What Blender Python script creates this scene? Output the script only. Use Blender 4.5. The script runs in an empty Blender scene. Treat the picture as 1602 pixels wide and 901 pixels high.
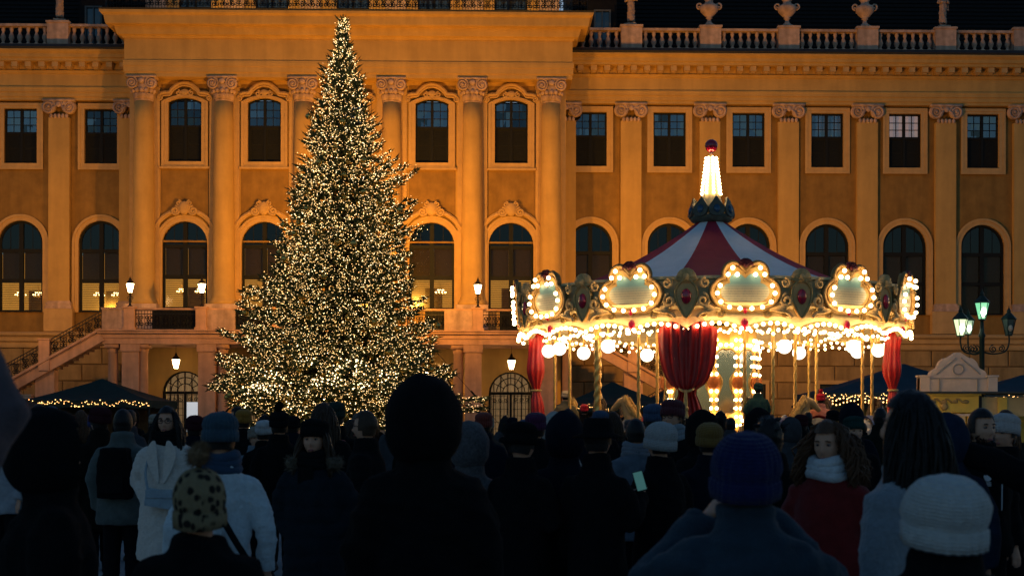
import bpy, bmesh, math, random
from math import sin, cos, pi, radians, sqrt, atan2, exp
from mathutils import Vector, Matrix, noise
from mathutils.geometry import tessellate_polygon

random.seed(7)
scene = bpy.context.scene
C = scene.collection

# ------------------------------------------------------------------ camera
F = 2160.0                      # focal length in photo pixels (photo is 1602 wide)
EYE = 1.65
cam_d = bpy.data.cameras.new('camera')
cam = bpy.data.objects.new('camera', cam_d)
C.objects.link(cam)
cam.location = (0, 0, EYE)
cam.rotation_euler = (radians(90), 0, 0)
cam.rotation_euler = (Matrix.Rotation(radians(90), 3, 'X') @ Matrix.Rotation(radians(0.11), 3, 'Z')).to_euler()
cam_d.sensor_width = 36.0
cam_d.lens = 36.0 * F / 1602.0
cam_d.shift_y = (655.0 - 450.5) / 1602.0
cam_d.clip_end = 600
cam_d.dof.use_dof = True
cam_d.dof.focus_distance = 38.0
cam_d.dof.aperture_fstop = 5.0
scene.camera = cam

# ------------------------------------------------------------------ sky, sun, exposure
w = bpy.data.worlds.new('World'); scene.world = w; w.use_nodes = True
nt = w.node_tree
bg = nt.nodes['Background']
sky = nt.nodes.new('ShaderNodeTexSky')
sky.sky_type = 'NISHITA'; sky.sun_disc = False
sky.sun_elevation = radians(2.5)
sky.sun_rotation = radians(20)
sky.air_density = 1.0; sky.dust_density = 0.6; sky.ozone_density = 3.0
nt.links.new(sky.outputs[0], bg.inputs[0])
bg.inputs[1].default_value = 0.10
sun_d = bpy.data.lights.new('sun', 'SUN'); sun = bpy.data.objects.new('sun', sun_d); C.objects.link(sun)
sun_d.energy = 0.03; sun_d.angle = radians(20); sun_d.color = (0.75, 0.85, 1.0)
sun.rotation_euler = (radians(86), 0, radians(160)); sun.location = (40, 110, 60)
scene.view_settings.view_transform = 'Standard'
scene.view_settings.look = 'None'
scene.view_settings.exposure = 1.0
scene.view_settings.gamma = 1.0
scene.view_settings.use_curve_mapping = False
scene.cycles.use_denoising = True
scene.cycles.max_bounces = 6
scene.cycles.diffuse_bounces = 2
scene.cycles.glossy_bounces = 3
scene.cycles.transparent_max_bounces = 12
scene.cycles.sample_clamp_indirect = 3.0
scene.cycles.caustics_reflective = False
scene.cycles.caustics_refractive = False
scene.cycles.use_light_tree = True

# ------------------------------------------------------------------ materials
MATS = {}
def mat(name, col, rough=0.8, var=0.18, scale=2.0, bump=0.0, bscale=30.0, metal=0.0, emit=None, estr=0.0, spec=0.3, sheen=0.0, stain=0.0, coord='Object', knit=False):
    if name in MATS: return MATS[name]
    m = bpy.data.materials.new(name); m.use_nodes = True
    n = m.node_tree.nodes; L = m.node_tree.links
    b = n['Principled BSDF']
    b.inputs['Roughness'].default_value = rough
    b.inputs['Metallic'].default_value = metal
    b.inputs['Specular IOR Level'].default_value = spec
    if sheen: b.inputs['Sheen Weight'].default_value = sheen
    tc = n.new('ShaderNodeTexCoord')
    if var > 0:
        nz = n.new('ShaderNodeTexNoise'); nz.inputs['Scale'].default_value = scale
        nz.inputs['Detail'].default_value = 6; nz.inputs['Roughness'].default_value = 0.65
        L.new(tc.outputs[coord], nz.inputs['Vector'])
        r = n.new('ShaderNodeValToRGB')
        lo = tuple(c * (1 - var) for c in col) + (1,); hi = tuple(min(1, c * (1 + var)) for c in col) + (1,)
        r.color_ramp.elements[0].position = 0.3; r.color_ramp.elements[0].color = lo
        r.color_ramp.elements[1].position = 0.7; r.color_ramp.elements[1].color = hi
        L.new(nz.outputs['Fac'], r.inputs['Fac'])
        out = r.outputs['Color']
        if stain > 0:
            mp = n.new('ShaderNodeMapping'); mp.inputs['Scale'].default_value = (0.9, 0.9, 0.12)
            n2 = n.new('ShaderNodeTexNoise'); n2.inputs['Scale'].default_value = 2.2; n2.inputs['Detail'].default_value = 8
            L.new(tc.outputs['Object'], mp.inputs['Vector']); L.new(mp.outputs[0], n2.inputs['Vector'])
            r2 = n.new('ShaderNodeValToRGB')
            r2.color_ramp.elements[0].position = 0.38; r2.color_ramp.elements[0].color = (1 - stain,) * 3 + (1,)
            r2.color_ramp.elements[1].position = 0.62; r2.color_ramp.elements[1].color = (1, 1, 1, 1)
            L.new(n2.outputs['Fac'], r2.inputs['Fac'])
            mx = n.new('ShaderNodeMixRGB'); mx.blend_type = 'MULTIPLY'; mx.inputs[0].default_value = 1
            L.new(out, mx.inputs[1]); L.new(r2.outputs[0], mx.inputs[2]); out = mx.outputs[0]
        L.new(out, b.inputs['Base Color'])
    else:
        b.inputs['Base Color'].default_value = tuple(col) + (1,)
    if knit:
        wv = n.new('ShaderNodeTexWave'); wv.bands_direction = 'Z'; wv.inputs['Scale'].default_value = 26; wv.inputs['Distortion'].default_value = 2.5; wv.inputs['Detail'].default_value = 3; wv.inputs['Detail Scale'].default_value = 3
        L.new(tc.outputs['Object'], wv.inputs['Vector'])
        bp = n.new('ShaderNodeBump'); bp.inputs['Strength'].default_value = .55; bp.inputs['Distance'].default_value = 0.010
        L.new(wv.outputs['Fac'], bp.inputs['Height']); L.new(bp.outputs[0], b.inputs['Normal'])
    elif bump > 0:
        nb = n.new('ShaderNodeTexNoise'); nb.inputs['Scale'].default_value = bscale; nb.inputs['Detail'].default_value = 5
        L.new(tc.outputs[coord], nb.inputs['Vector'])
        bp = n.new('ShaderNodeBump'); bp.inputs['Strength'].default_value = bump; bp.inputs['Distance'].default_value = 0.02
        L.new(nb.outputs['Fac'], bp.inputs['Height']); L.new(bp.outputs[0], b.inputs['Normal'])
    if emit:
        b.inputs['Emission Color'].default_value = tuple(emit) + (1,)
        b.inputs['Emission Strength'].default_value = estr * 0.5
    MATS[name] = m
    return m

def glass(name, tint=(0.9, 0.95, 1.0), fac=0.22, rough=0.03):
    m = bpy.data.materials.new(name); m.use_nodes = True
    n = m.node_tree.nodes; L = m.node_tree.links
    n.remove(n['Principled BSDF']); o = n['Material Output']
    t = n.new('ShaderNodeBsdfTransparent'); t.inputs[0].default_value = tuple(tint) + (1,)
    g = n.new('ShaderNodeBsdfGlossy'); g.inputs['Roughness'].default_value = rough
    x = n.new('ShaderNodeMixShader'); x.inputs[0].default_value = fac
    L.new(t.outputs[0], x.inputs[1]); L.new(g.outputs[0], x.inputs[2]); L.new(x.outputs[0], o.inputs[0])
    MATS[name] = m
    return m

def emis(name, col, s, base=(0.8, 0.75, 0.6)):
    return mat(name, base, 0.4, var=0, emit=col, estr=s)

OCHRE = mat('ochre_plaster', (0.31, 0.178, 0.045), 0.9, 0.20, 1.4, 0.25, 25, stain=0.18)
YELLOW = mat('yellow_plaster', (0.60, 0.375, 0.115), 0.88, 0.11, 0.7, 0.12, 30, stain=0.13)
CREAM = mat('cream_trim', (0.60, 0.385, 0.15), 0.85, 0.10, 2.0, 0.15, 30, stain=0.10)
STONE = mat('weathered_stone', (0.62, 0.43, 0.31), 0.9, 0.22, 3.0, 0.3, 25, stain=0.35)
PINKSTONE = mat('pale_stone', (0.72, 0.43, 0.26), 0.9, 0.14, 2.0, 0.25, 25, stain=0.25)
GUTTER = mat('dark_gutter_metal', (0.035, 0.035, 0.035), 0.6, 0.3, 3)
ROOF = mat('dark_roof_tiles', (0.010, 0.009, 0.009), 0.9, 0.4, 5.0, 0.3, 12)
FRAME = mat('dark_green_window_wood', (0.006, 0.008, 0.007), 0.7, 0.25, 5)
SHUTTER = mat('dark_shutter_wood', (0.010, 0.012, 0.010), 0.8, 0.25, 8)
BLIND = mat('wooden_blind', (0.035, 0.025, 0.012), 0.7, 0.2, 8)
IRON = mat('wrought_iron', (0.012, 0.012, 0.013), 0.5, 0.2, 8)
GLASS = glass('window_glass', (0.25, 0.28, 0.3), 0.25, 0.02)
GLASSV = [glass('window_glass_a', (0.3, 0.32, 0.33), 0.15, 0.03), glass('window_glass_b', (0.25, 0.28, 0.3), 0.20, 0.05), glass('window_glass_c', (0.2, 0.2, 0.2), 0.09, 0.03)]
GLASSDARK = glass('dark_arch_glass', (0.12, 0.12, 0.12), 0.05, 0.05)
GLASSCLEAR = glass('clear_glass', (0.92, 0.92, 0.92), 0.012, 0.12)
GLASSUP = glass('upper_clear_glass', (0.92, 0.92, 0.92), 0.12, 0.03)
ROOMDARK = mat('dim_room', (0.03, 0.028, 0.025), 0.9, 0.3, 1.0)
ROOMLIT = mat('lit_room', (0.30, 0.18, 0.06), 0.9, 0.25, 1.2, emit=(1.0, 0.47, 0.07), estr=0.42)
CURTAINLIT = mat('lit_curtain', (0.35, 0.26, 0.16), 0.9, 0.35, 2.0, emit=(1.0, 0.62, 0.28), estr=0.14)
LAMPGLOW = emis('lamp_glow', (1.0, 0.78, 0.5), 9.0)
LAMPHOT = emis('lamp_bulb', (1.0, 0.85, 0.6), 45.0)
CANDLE = emis('candle_glow', (1.0, 0.68, 0.25), 9.0)
BRASS = mat('brass', (0.62, 0.40, 0.13), 0.32, 0.15, 10, metal=0.85)
GOLD = mat('gilded_plaster', (0.50, 0.34, 0.13), 0.45, 0.25, 9, 0.3, 30, metal=0.35)

# ------------------------------------------------------------------ mesh helpers
class MB:
    def __init__(s): s.v = []; s.f = []
    def add(s, vs, fs):
        o = len(s.v); s.v += [tuple(v) for v in vs]; s.f += [tuple(i + o for i in f) for f in fs]
        return s
    def box(s, x0, x1, y0, y1, z0, z1):
        return s.add([(x0,y0,z0),(x1,y0,z0),(x1,y1,z0),(x0,y1,z0),(x0,y0,z1),(x1,y0,z1),(x1,y1,z1),(x0,y1,z1)],
              [(0,3,2,1),(4,5,6,7),(0,1,5,4),(1,2,6,5),(2,3,7,6),(3,0,4,7)])
    def obox(s, a, b, hw, hh, up=(0, 0, 1)):      # beam from a to b
        a = Vector(a); b = Vector(b); d = (b - a).normalized(); u = Vector(up)
        r = d.cross(u).normalized(); u = r.cross(d).normalized()
        vs = []
        for p in (a, b):
            for i, j in ((-1,-1),(1,-1),(1,1),(-1,1)): vs.append(p + r * hw * i + u * hh * j)
        return s.add(vs, [(0,1,2,3),(7,6,5,4),(0,4,5,1),(1,5,6,2),(2,6,7,3),(3,7,4,0)])
    def tube(s, pts, rad, n=6, cap=True, flat=1.0, closed=False):
        pts = [Vector(p) for p in pts]; m = len(pts)
        if not hasattr(rad, '__len__'): rad = [rad] * m
        rings = []; prev = None
        for i, p in enumerate(pts):
            if closed: d = pts[(i + 1) % m] - pts[i - 1]
            else: d = pts[min(i + 1, m - 1)] - pts[max(i - 1, 0)]
            if d.length < 1e-9: d = Vector((0, 0, 1))
            d.normalize()
            if prev is None:
                r = d.cross(Vector((0, 0, 1)))
                if r.length < 1e-3: r = d.cross(Vector((0, 1, 0)))
            else:
                r = prev - d * prev.dot(d)
                if r.length < 1e-4: r = d.cross(Vector((0, 0, 1)))
            r.normalize(); u = r.cross(d).normalized(); prev = r
            rings.append([p + (r * cos(2*pi*k/n) + u * sin(2*pi*k/n) * flat) * rad[i] for k in range(n)])
        return s.loft(rings, cap and not closed, closed)
    def loft(s, rings, cap=True, closed=False):
        o = len(s.v); n = len(rings[0])
        for r in rings: s.v += [tuple(v) for v in r]
        m = len(rings)
        for i in range(m if closed else m - 1):
            a = o + i * n; b = o + ((i + 1) % m) * n
            for k in range(n):
                k2 = (k + 1) % n
                s.f.append((a + k, a + k2, b + k2, b + k))
        if cap:
            s.f.append(tuple(range(o + n - 1, o - 1, -1))); s.f.append(tuple(range(o + (m - 1) * n, o + m * n)))
        return s
    def lathe(s, prof, n=16, c=(0, 0, 0), cap=True, a0=0, flat=(1, 1)):
        return s.loft([[(c[0] + r * cos(a0 + 2*pi*k/n) * flat[0], c[1] + r * sin(a0 + 2*pi*k/n) * flat[1], c[2] + z) for k in range(n)] for r, z in prof], cap)
    def ball(s, c, r, n=12, m=8, sc=(1, 1, 1)):
        rings = []
        for i in range(m + 1):
            t = -pi/2 + pi * i / m
            rr = max(cos(t), 0.02)
            rings.append([(c[0] + r*sc[0]*rr*cos(2*pi*k/n), c[1] + r*sc[1]*rr*sin(2*pi*k/n), c[2] + r*sc[2]*sin(t)) for k in range(n)])
        return s.loft(rings, True)
    def octa(s, c, r):
        x, y, z = c
        return s.add([(x+r,y,z),(x-r,y,z),(x,y+r,z),(x,y-r,z),(x,y,z+r),(x,y,z-r)],
                     [(0,2,4),(2,1,4),(1,3,4),(3,0,4),(2,0,5),(1,2,5),(3,1,5),(0,3,5)])
    def plate(s, outer, holes, y0, y1):
        """xz outline (with holes) made solid between y0 (front) and y1"""
        loops = [outer] + list(holes)
        flat = [p for l in loops for p in l]
        tris = tessellate_polygon([[Vector((p[0], p[1], 0)) for p in l] for l in loops])
        o = len(s.v); N = len(flat)
        s.v += [(p[0], y0, p[1]) for p in flat] + [(p[0], y1, p[1]) for p in flat]
        for t in tris:
            s.f.append(tuple(o + i for i in t)); s.f.append(tuple(o + N + i for i in reversed(t)))
        k = 0
        for l in loops:
            m = len(l)
            for i in range(m):
                a = o + k + i; b = o + k + (i + 1) % m
                s.f.append((a, b, b + N, a + N))
            k += m
        return s
    def extrude_x(s, prof, x0, x1):                 # closed yz profile run along x
        n = len(prof)
        return s.loft([[(x0, y, z) for y, z in prof], [(x1, y, z) for y, z in prof]], True)
    def mesh(s, name, m=None, smooth=False):
        me = bpy.data.meshes.new(name)
        me.from_pydata(s.v, [], s.f); me.update()
        bm = bmesh.new(); bm.from_mesh(me)
        bmesh.ops.recalc_face_normals(bm, faces=bm.faces); bm.to_mesh(me); bm.free()
        if m: me.materials.append(m)
        if smooth: me.polygons.foreach_set('use_smooth', [True] * len(me.polygons))
        return me
    def build(s, name, m, parent=None, loc=(0, 0, 0), smooth=False, rot=(0, 0, 0)):
        return inst(name, s.mesh(name, m, smooth), parent, loc, rot)

def inst(name, me, parent=None, loc=(0, 0, 0), rot=(0, 0, 0), scale=None):
    o = bpy.data.objects.new(name, me); C.objects.link(o)
    o.parent = parent; o.location = loc; o.rotation_euler = rot
    if scale: o.scale = scale
    return o
def tag(o, label, cat, group=None, kind=None):
    if label: o['label'] = label
    if cat: o['category'] = cat
    if group: o['group'] = group
    if kind: o['kind'] = kind
    return o
def thing(name, label, cat, loc=(0, 0, 0), rz=0, group=None):
    o = inst(name, None, None, loc, (0, 0, rz)); return tag(o, label, cat, group)
def stuff(o): o['kind'] = 'stuff'; return o
def arc(cx, cz, r, a0, a1, n, rz=None):
    rz = r if rz is None else rz
    return [(cx + r * cos(a0 + (a1 - a0) * i / n), cz + rz * sin(a0 + (a1 - a0) * i / n)) for i in range(n + 1)]
def arch_outline(cx, z0, zs, hw, n=14, rise=None):        # ccw from bottom-left
    if rise is None: top = arc(cx, zs, hw, 0, pi, n)
    else:
        R = (hw*hw + rise*rise) / (2*rise); a = math.asin(hw / R)
        top = arc(cx, zs + rise - R, R, pi/2 - a, pi/2 + a, n)
    return [(cx - hw, z0), (cx + hw, z0)] + top
def rect(x0, x1, z0, z1): return [(x0, z0), (x1, z0), (x1, z1), (x0, z1)]
def catmull(pts, k=5, closed=True):
    out = []; n = len(pts); pts = [Vector(p) for p in pts]
    for i in range(n if closed else n - 1):
        g = (lambda j: pts[j % n]) if closed else (lambda j: pts[max(0, min(n - 1, j))])
        p0, p1, p2, p3 = g(i - 1), g(i), g(i + 1), g(i + 2)
        for t in range(k):
            t = t / k
            out.append(0.5 * ((2*p1) + (p2 - p0)*t + (2*p0 - 5*p1 + 4*p2 - p3)*t*t + (3*p1 - p0 - 3*p2 + p3)*t**3))
    if not closed: out.append(pts[-1])
    return out
def spiral(cx, cz, r0, r1, turns, a0, sgn, n, y):
    return [(cx + (r0 + (r1 - r0)*i/n) * cos(a0 + sgn*2*pi*turns*i/n), y, cz + (r0 + (r1 - r0)*i/n) * sin(a0 + sgn*2*pi*turns*i/n)) for i in range(n + 1)]
def PX(px, d): return (px - 801.0) / F * d              # photo column -> metres at distance d
def PZ(py, d): return EYE + (655.0 - py) / F * d
# ------------------------------------------------------------------ ground
def ground():
    m = mat('courtyard_gravel', (0.30, 0.31, 0.32), 0.95, 0.25, 1.5, 0.6, 40)
    b = MB(); n = 40
    for i in range(n + 1):
        for j in range(n + 1):
            x = -200 + 400 * i / n; y = -120 + 420 * j / n
            b.v.append((x, y, 0))
    for i in range(n):
        for j in range(n):
            a = i * (n + 1) + j; b.f.append((a, a + n + 1, a + n + 2, a + 1))
    o = b.build('ground', m); o['kind'] = 'structure'
ground()

# ------------------------------------------------------------------ palace
palace = thing('palace', 'long ochre baroque palace with pilasters, arched windows and floodlit central block', 'palace', (0, 80, 0), radians(1.05))
WZ = lambda py: 1.65 + (655 - py) / 27.0
CZ = lambda py: 1.65 + (655 - py) / 27.9
WX = lambda px: (px - 801) / 27.0
CXx = lambda px: (px - 801) / 27.75
CL, CR = -21.05, 2.71                       # central block sides
CY = -2.0                                   # central wall plane
COLS = [-20.68, -16.22, -11.76, -6.83, -2.30, 2.12]
CWIN = [-18.45, -14.0, -9.3, -4.58, -0.11]
RWIN = [WX(p) for p in (923, 1047, 1171, 1295, 1417.5, 1541, 1665)]
LWIN = [WX(p) for p in (-86, 37, 161)]
RPIL = [WX(p) for p in (986, 1109.5, 1233, 1357, 1480.5, 1604)]
LPIL = [WX(p) for p in (-26, 98)]
XL, XR = -36.0, 38.0

# wing wall with openings
wz_u0, wz_u1, wz_a0, wz_as = WZ(260), WZ(175), WZ(491), WZ(383)
AHW = 1.27
def wing_wall(x0, x1, wins):
    holes = []
    for x in wins:
        holes.append(rect(x - 0.94, x + 0.94, wz_u0, wz_u1))
        holes.append(arch_outline(x, wz_a0, wz_as, AHW))
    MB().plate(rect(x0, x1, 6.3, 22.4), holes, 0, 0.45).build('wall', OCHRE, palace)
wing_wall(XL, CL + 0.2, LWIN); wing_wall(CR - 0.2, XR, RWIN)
# central wall
cz_u0, cz_us, cz_a0, cz_as = CZ(253), CZ(160), CZ(484), CZ(382)
holes = []
for x in CWIN:
    holes.append(arch_outline(x, cz_u0, cz_us, 0.93, 8, 0.25)); holes.append(arch_outline(x, cz_a0, cz_as, AHW))
    holes.append(arch_outline(x, 0.05, 3.05, 1.25, 12))
b = MB(); b.plate(rect(CL, CR, 0.0, 22.0), holes, CY, CY + 0.45)
b.box(CL, CL + .4, CY + .451, 0.3, 0, 22.4); b.box(CR - .4, CR, CY + .451, 0.3, 0, 22.4)
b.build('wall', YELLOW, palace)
# ochre field panels between the engaged columns
for x in CWIN:
    z0, z1 = cz_as + 1.75, cz_u0 - 0.45
    MB().plate(rect(x - 1.32, x + 1.32, cz_as + .2, CZ(132)), [arch_outline(x, cz_u0 - .3, cz_us, 1.2, 8, 0.3), arch_outline(x, cz_as + .1, cz_as + .12, AHW + .32, 14)], CY - 0.03, CY + 0.01).build('wall_panel', OCHRE, palace)

# window meshes (shared)
def win_frame_rect(hw, z0, z1, rise=None):
    b = MB()
    out = rect(-hw, hw, z0, z1) if rise is None else arch_outline(0, z0, z1, hw, 8, rise)
    hw2 = hw - .09; k = (lambda z: z) 
    inn = rect(-hw2, hw2, z0 + .09, z1 - .09) if rise is None else arch_outline(0, z0 + .09, z1 - .05, hw2, 8, rise)
    b.plate(out, [inn], 0.10, 0.26)
    top = z1 + (rise or 0) - 0.06
    b.box(-.075, .075, .08, .255, z0 + .05, top)                 # meeting stile
    zt = z0 + (z1 + (rise or 0) - z0) * 0.56
    b.box(-hw2 - .01, hw2 + .01, .09, .25, zt - .06, zt + .06)   # transom
    return b, zt
def upper_window(x, y, z0, z1, hw, rise, glassm, back):
    H = z1 - z0
    key = ('uw', rise is None)
    if key not in CACHE:
        b, zt = win_frame_rect(hw, 0, H, rise)
        tt = H + (rise or 0)
        lo = zt + .06; hi = tt - .09 - (0.1 if rise else 0)
        pw = (hw - .09 - .075 - .05) / 2; ph = (hi - lo - .06) / 3
        for sgn in (-1, 1):
            xm = sgn * (.075 + (hw - .09 - .075) / 2)
            b.box(xm - .02, xm + .02, .14, .2, lo, hi + .05)
            for r in (1, 2):
                zz = lo + r * (hi - lo) / 3
                xa, xb = sorted((sgn * .08, sgn * (hw - .088)))
                b.box(xa, xb, .145, .195, zz - .02, zz + .02)
        sb = MB()
        sw = (hw - .09 - .075)
        sh = zt - .06 - .09
        sb.plate(rect(0, sw, 0, sh), [rect(.07, sw - .07, .07, sh/2 - .03), rect(.07, sw - .07, sh/2 + .03, sh - .07)], 0.14, 0.2)
        sb.box(.04, sw - .04, .17, .19, .04, sh - .04)
        for q in range(18):
            zz = .1 + (sh - .2) * (q + .5) / 18
            sb.add([(.07,.145,zz-.035),(sw-.07,.145,zz-.035),(sw-.07,.165,zz+.035),(.07,.165,zz+.035)], [(0,1,2,3)])
        pb = MB().box(-pw, pw, .165, .172, -(hi-lo)/6, (hi-lo)/6)
        CACHE[key] = (b.mesh('window', FRAME), sb.mesh('shutter', SHUTTER), pb.mesh('pane'), pw, lo, hi, sw)
    wm, sm, pm, pw, lo, hi, sw = CACHE[key]
    o = inst('window', wm, palace, (x, y, z0)); wv = random.randrange(5)
    for sgn in (-1, 1):
        inst('shutter', sm, o, (.075 if sgn > 0 else -.075 - sw, 0, .09))
        for c in range(2):
            for r in range(3):
                xm = sgn * (.075 + (hw - .165) * (c + .5) / 2)
                p = inst('pane', pm, o, (xm, 0, lo + (hi - lo) * (r + .5) / 3), (random.uniform(-.03, .03), 0, random.uniform(-.03, .03)))
                if not pm.materials: pm.materials.append(None)
                p.material_slots[0].link = 'OBJECT'; p.material_slots[0].material = glassm if glassm is not GLASS else (GLASSV + [GLASS, GLASS])[wv if random.random() < .8 else random.randrange(5)]
    bk = MB().box(-hw - .2, hw + .2, 0.9, 0.95, -.2, H + .3).build('room_wall', back, o)
    MB().box(-hw - .2, hw + .2, .3, .9, H + .32, H + .36).build('room_ceiling', ROOMDARK, o)
    return o
CACHE = {}
PALE = mat('pale_curtain_lit', (0.55, 0.42, 0.36), 0.9, 0.1, 2, emit=(1.0, 0.62, 0.5), estr=0.28)
DIMBLUE = mat('pale_curtain', (0.25, 0.27, 0.28), 0.9, 0.2, 2)
for i, x in enumerate(LWIN + RWIN):
    k = i - len(LWIN)
    upper_window(x, 0, wz_u0, wz_u1, 0.94, None, GLASSUP if k in (3, 4) else GLASS, PALE if k == 4 else DIMBLUE if k in (1, 2, 3) else ROOMDARK)
for x in CWIN: upper_window(x, CY, cz_u0, cz_us, 0.93, 0.25, GLASS, ROOMDARK)

def arched_window(x, y, z0, zs, lit):
    H = zs - z0; hw = AHW
    if 'aw' not in CACHE:
        b = MB()
        b.plate(arch_outline(0, 0, H, hw), [arch_outline(0, .12, H, hw - .13)], .10, .28)
        b.box(-.12, .12, .07, .275, .1, H + hw - .1)
        t1, t2 = 1.83, 3.55
        for t in (t1, t2): b.box(-hw + .12, hw - .12, .08, .27, t - .1, t + .1)
        for sgn in (-1, 1):
            xa, xb = sorted((sgn*.12, sgn*(hw-.12)))
            xm = (xa + xb) / 2
            b.box(xm - .014, xm + .014, .15, .2, t2, H + hw - .25)
        fr = b.mesh('window', FRAME)
        panes = []
        w2 = hw - .25
        panes.append(MB().box(-w2/2, w2/2, .17, .176, .12, t1 - .1).mesh('pane'))
        panes.append(MB().box(-w2/2, w2/2, .17, .176, t1 + .1, t2 - .1).mesh('pane'))
        q = [( .12, t2 + .1), (hw - .13, t2 + .1)] + arc(0, H, hw - .13, 0, pi/2 - .09, 8)
        panes.append(MB().plate(q, [], .17, .176).mesh('pane'))
        panes.append(MB().plate([(-a, c) for a, c in reversed(q)], [], .17, .176).mesh('pane'))
        for p in panes: p.materials.append(None)
        def blind(z0, z1, step, tilt):
            bb = MB(); z = z0
            while z < z1:
                bb.add([(-w2/2, .33 - tilt[0], z - tilt[1]), (w2/2, .33 - tilt[0], z - tilt[1]), (w2/2, .33 + tilt[0], z + tilt[1]), (-w2/2, .33 + tilt[0], z + tilt[1])], [(0,1,2,3)])
                z += step
            return bb.mesh('blind_slats', BLIND)
        CACHE['aw'] = (fr, panes, blind(t1 + .1, t2, .085, (.02, .049)), blind(.15, t1, .105, (.03, .020)), w2, t1, t2)
    fr, panes, bl_up, bl_lo, w2, t1, t2 = CACHE['aw']
    o = inst('window', fr, palace, (x, y, z0))
    def gl(p, m): p.material_slots[0].link = 'OBJECT'; p.material_slots[0].material = m
    for sgn in (-1, 1):
        xm = sgn * (hw - .005) / 2
        gl(inst('pane', panes[0], o, (xm, 0, 0)), GLASSCLEAR); gl(inst('pane', panes[1], o, (xm, 0, 0)), GLASSCLEAR)
        stuff(inst('blind_slats', bl_up, o, (xm, 0, 0))); stuff(inst('blind_slats', bl_lo if lit else bl_up, o, (xm, 0, 0 if lit else -t1 + .05)))
        if not lit: stuff(inst('blind_slats', bl_up, o, (xm, 0.01, -t1 - 1.55 + 1.62)))
    gl(inst('pane', panes[2], o), GLASSDARK); gl(inst('pane', panes[3], o), GLASSDARK)
    MB().plate(arch_outline(0, t2, H, hw + .2), [], .45, .5).build('curtain', ROOMDARK, o)
    if lit:
        MB().box(-hw - .6, hw + .6, 3.0, 3.05, -.3, t2 + .2).build('room_wall', ROOMLIT, o)
        d = MB().box(-hw - .6, -hw - .5, .5, 3, -.3, t2).box(hw + .5, hw + .6, .5, 3, -.3, t2).box(-hw - .6, hw + .6, .5, 3, -.32, -.3)
        d.build('room_side', ROOMLIT, o)
        MB().plate(rect(-.5, .5, .2, 1.5), [rect(-.38, .38, .3, 1.4)], 2.9, 2.98).box(-.38, .38, 2.95, 2.97, .3, 1.4).build('wall_picture', mat('dark_picture', (.15,.09,.04), .6), o)
    else:
        MB().box(-hw - .2, hw + .2, .9, .95, -.3, t2 + .2).build('room_wall', ROOMDARK, o)
    return o
CH = None
def chandelier(x, y, z, label, s=1.0):
    global CH
    if CH is None:
        a = MB(); a.lathe([(.02, .9), (.02, .3), (.09, .25), (.05, .1), (.12, 0), (.03, -.15), (.01, -.2)], 8)
        e = MB()
        for k in range(10):
            t = 2*pi*k/10
            a.tube([(0.05*cos(t), .05*sin(t), .05), (.25*cos(t), .25*sin(t), -.1), (.42*cos(t), .42*sin(t), .05)], .012, 4)
            e.ball((.42*cos(t), .42*sin(t), .11), .045, 6, 4, (1, 1, 1.5))
            e.ball((.24*cos(t+.3), .24*sin(t+.3), .32), .035, 6, 4, (1, 1, 1.5))
        CH = (a.mesh('stem', BRASS), e.mesh('candle_bulbs', CANDLE))
    R = Matrix.Rotation(radians(1.05), 3, 'Z')
    p = R @ Vector((x, y, 0)) + Vector((0, 80, z))
    t = thing('chandelier', label, 'chandelier', p, 0, 'chandeliers lit behind the arched windows')
    inst('stem', CH[0], t, scale=(s,)*3); stuff(inst('candle_bulbs', CH[1], t, scale=(s,)*3))
litn = {0, 1, 2, 3, 4, 5, 7, 6, 8}
names = ['', 'leftmost arched window', 'second arched window from the left', 'arched window above the left stair lamps',
         'arched window partly hidden by the left side of the tree', '', 'arched window right of the tree', 'arched window just left of the carousel']
allw = [(x, 0) for x in LWIN] + [(x, CY) for x in CWIN] + [(x, 0) for x in RWIN]
for i, (x, y) in enumerate(allw):
    z0, zs = (wz_a0, wz_as) if y == 0 else (cz_a0, cz_as)
    arched_window(x, y, z0, zs, i < 8)
    if i < 8 and names[i]:
        for dx in (-.55, .5) if i in (1, 2) else (.45,) if i != 3 else (-.5, .55):
            side = '' if i not in (1, 2, 3) else (', left one' if dx < 0 else ', right one')
            chandelier(x + dx, y + 1.6, z0 + 1.05, 'small glowing chandelier behind the ' + names[i] + side, .72)

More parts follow.
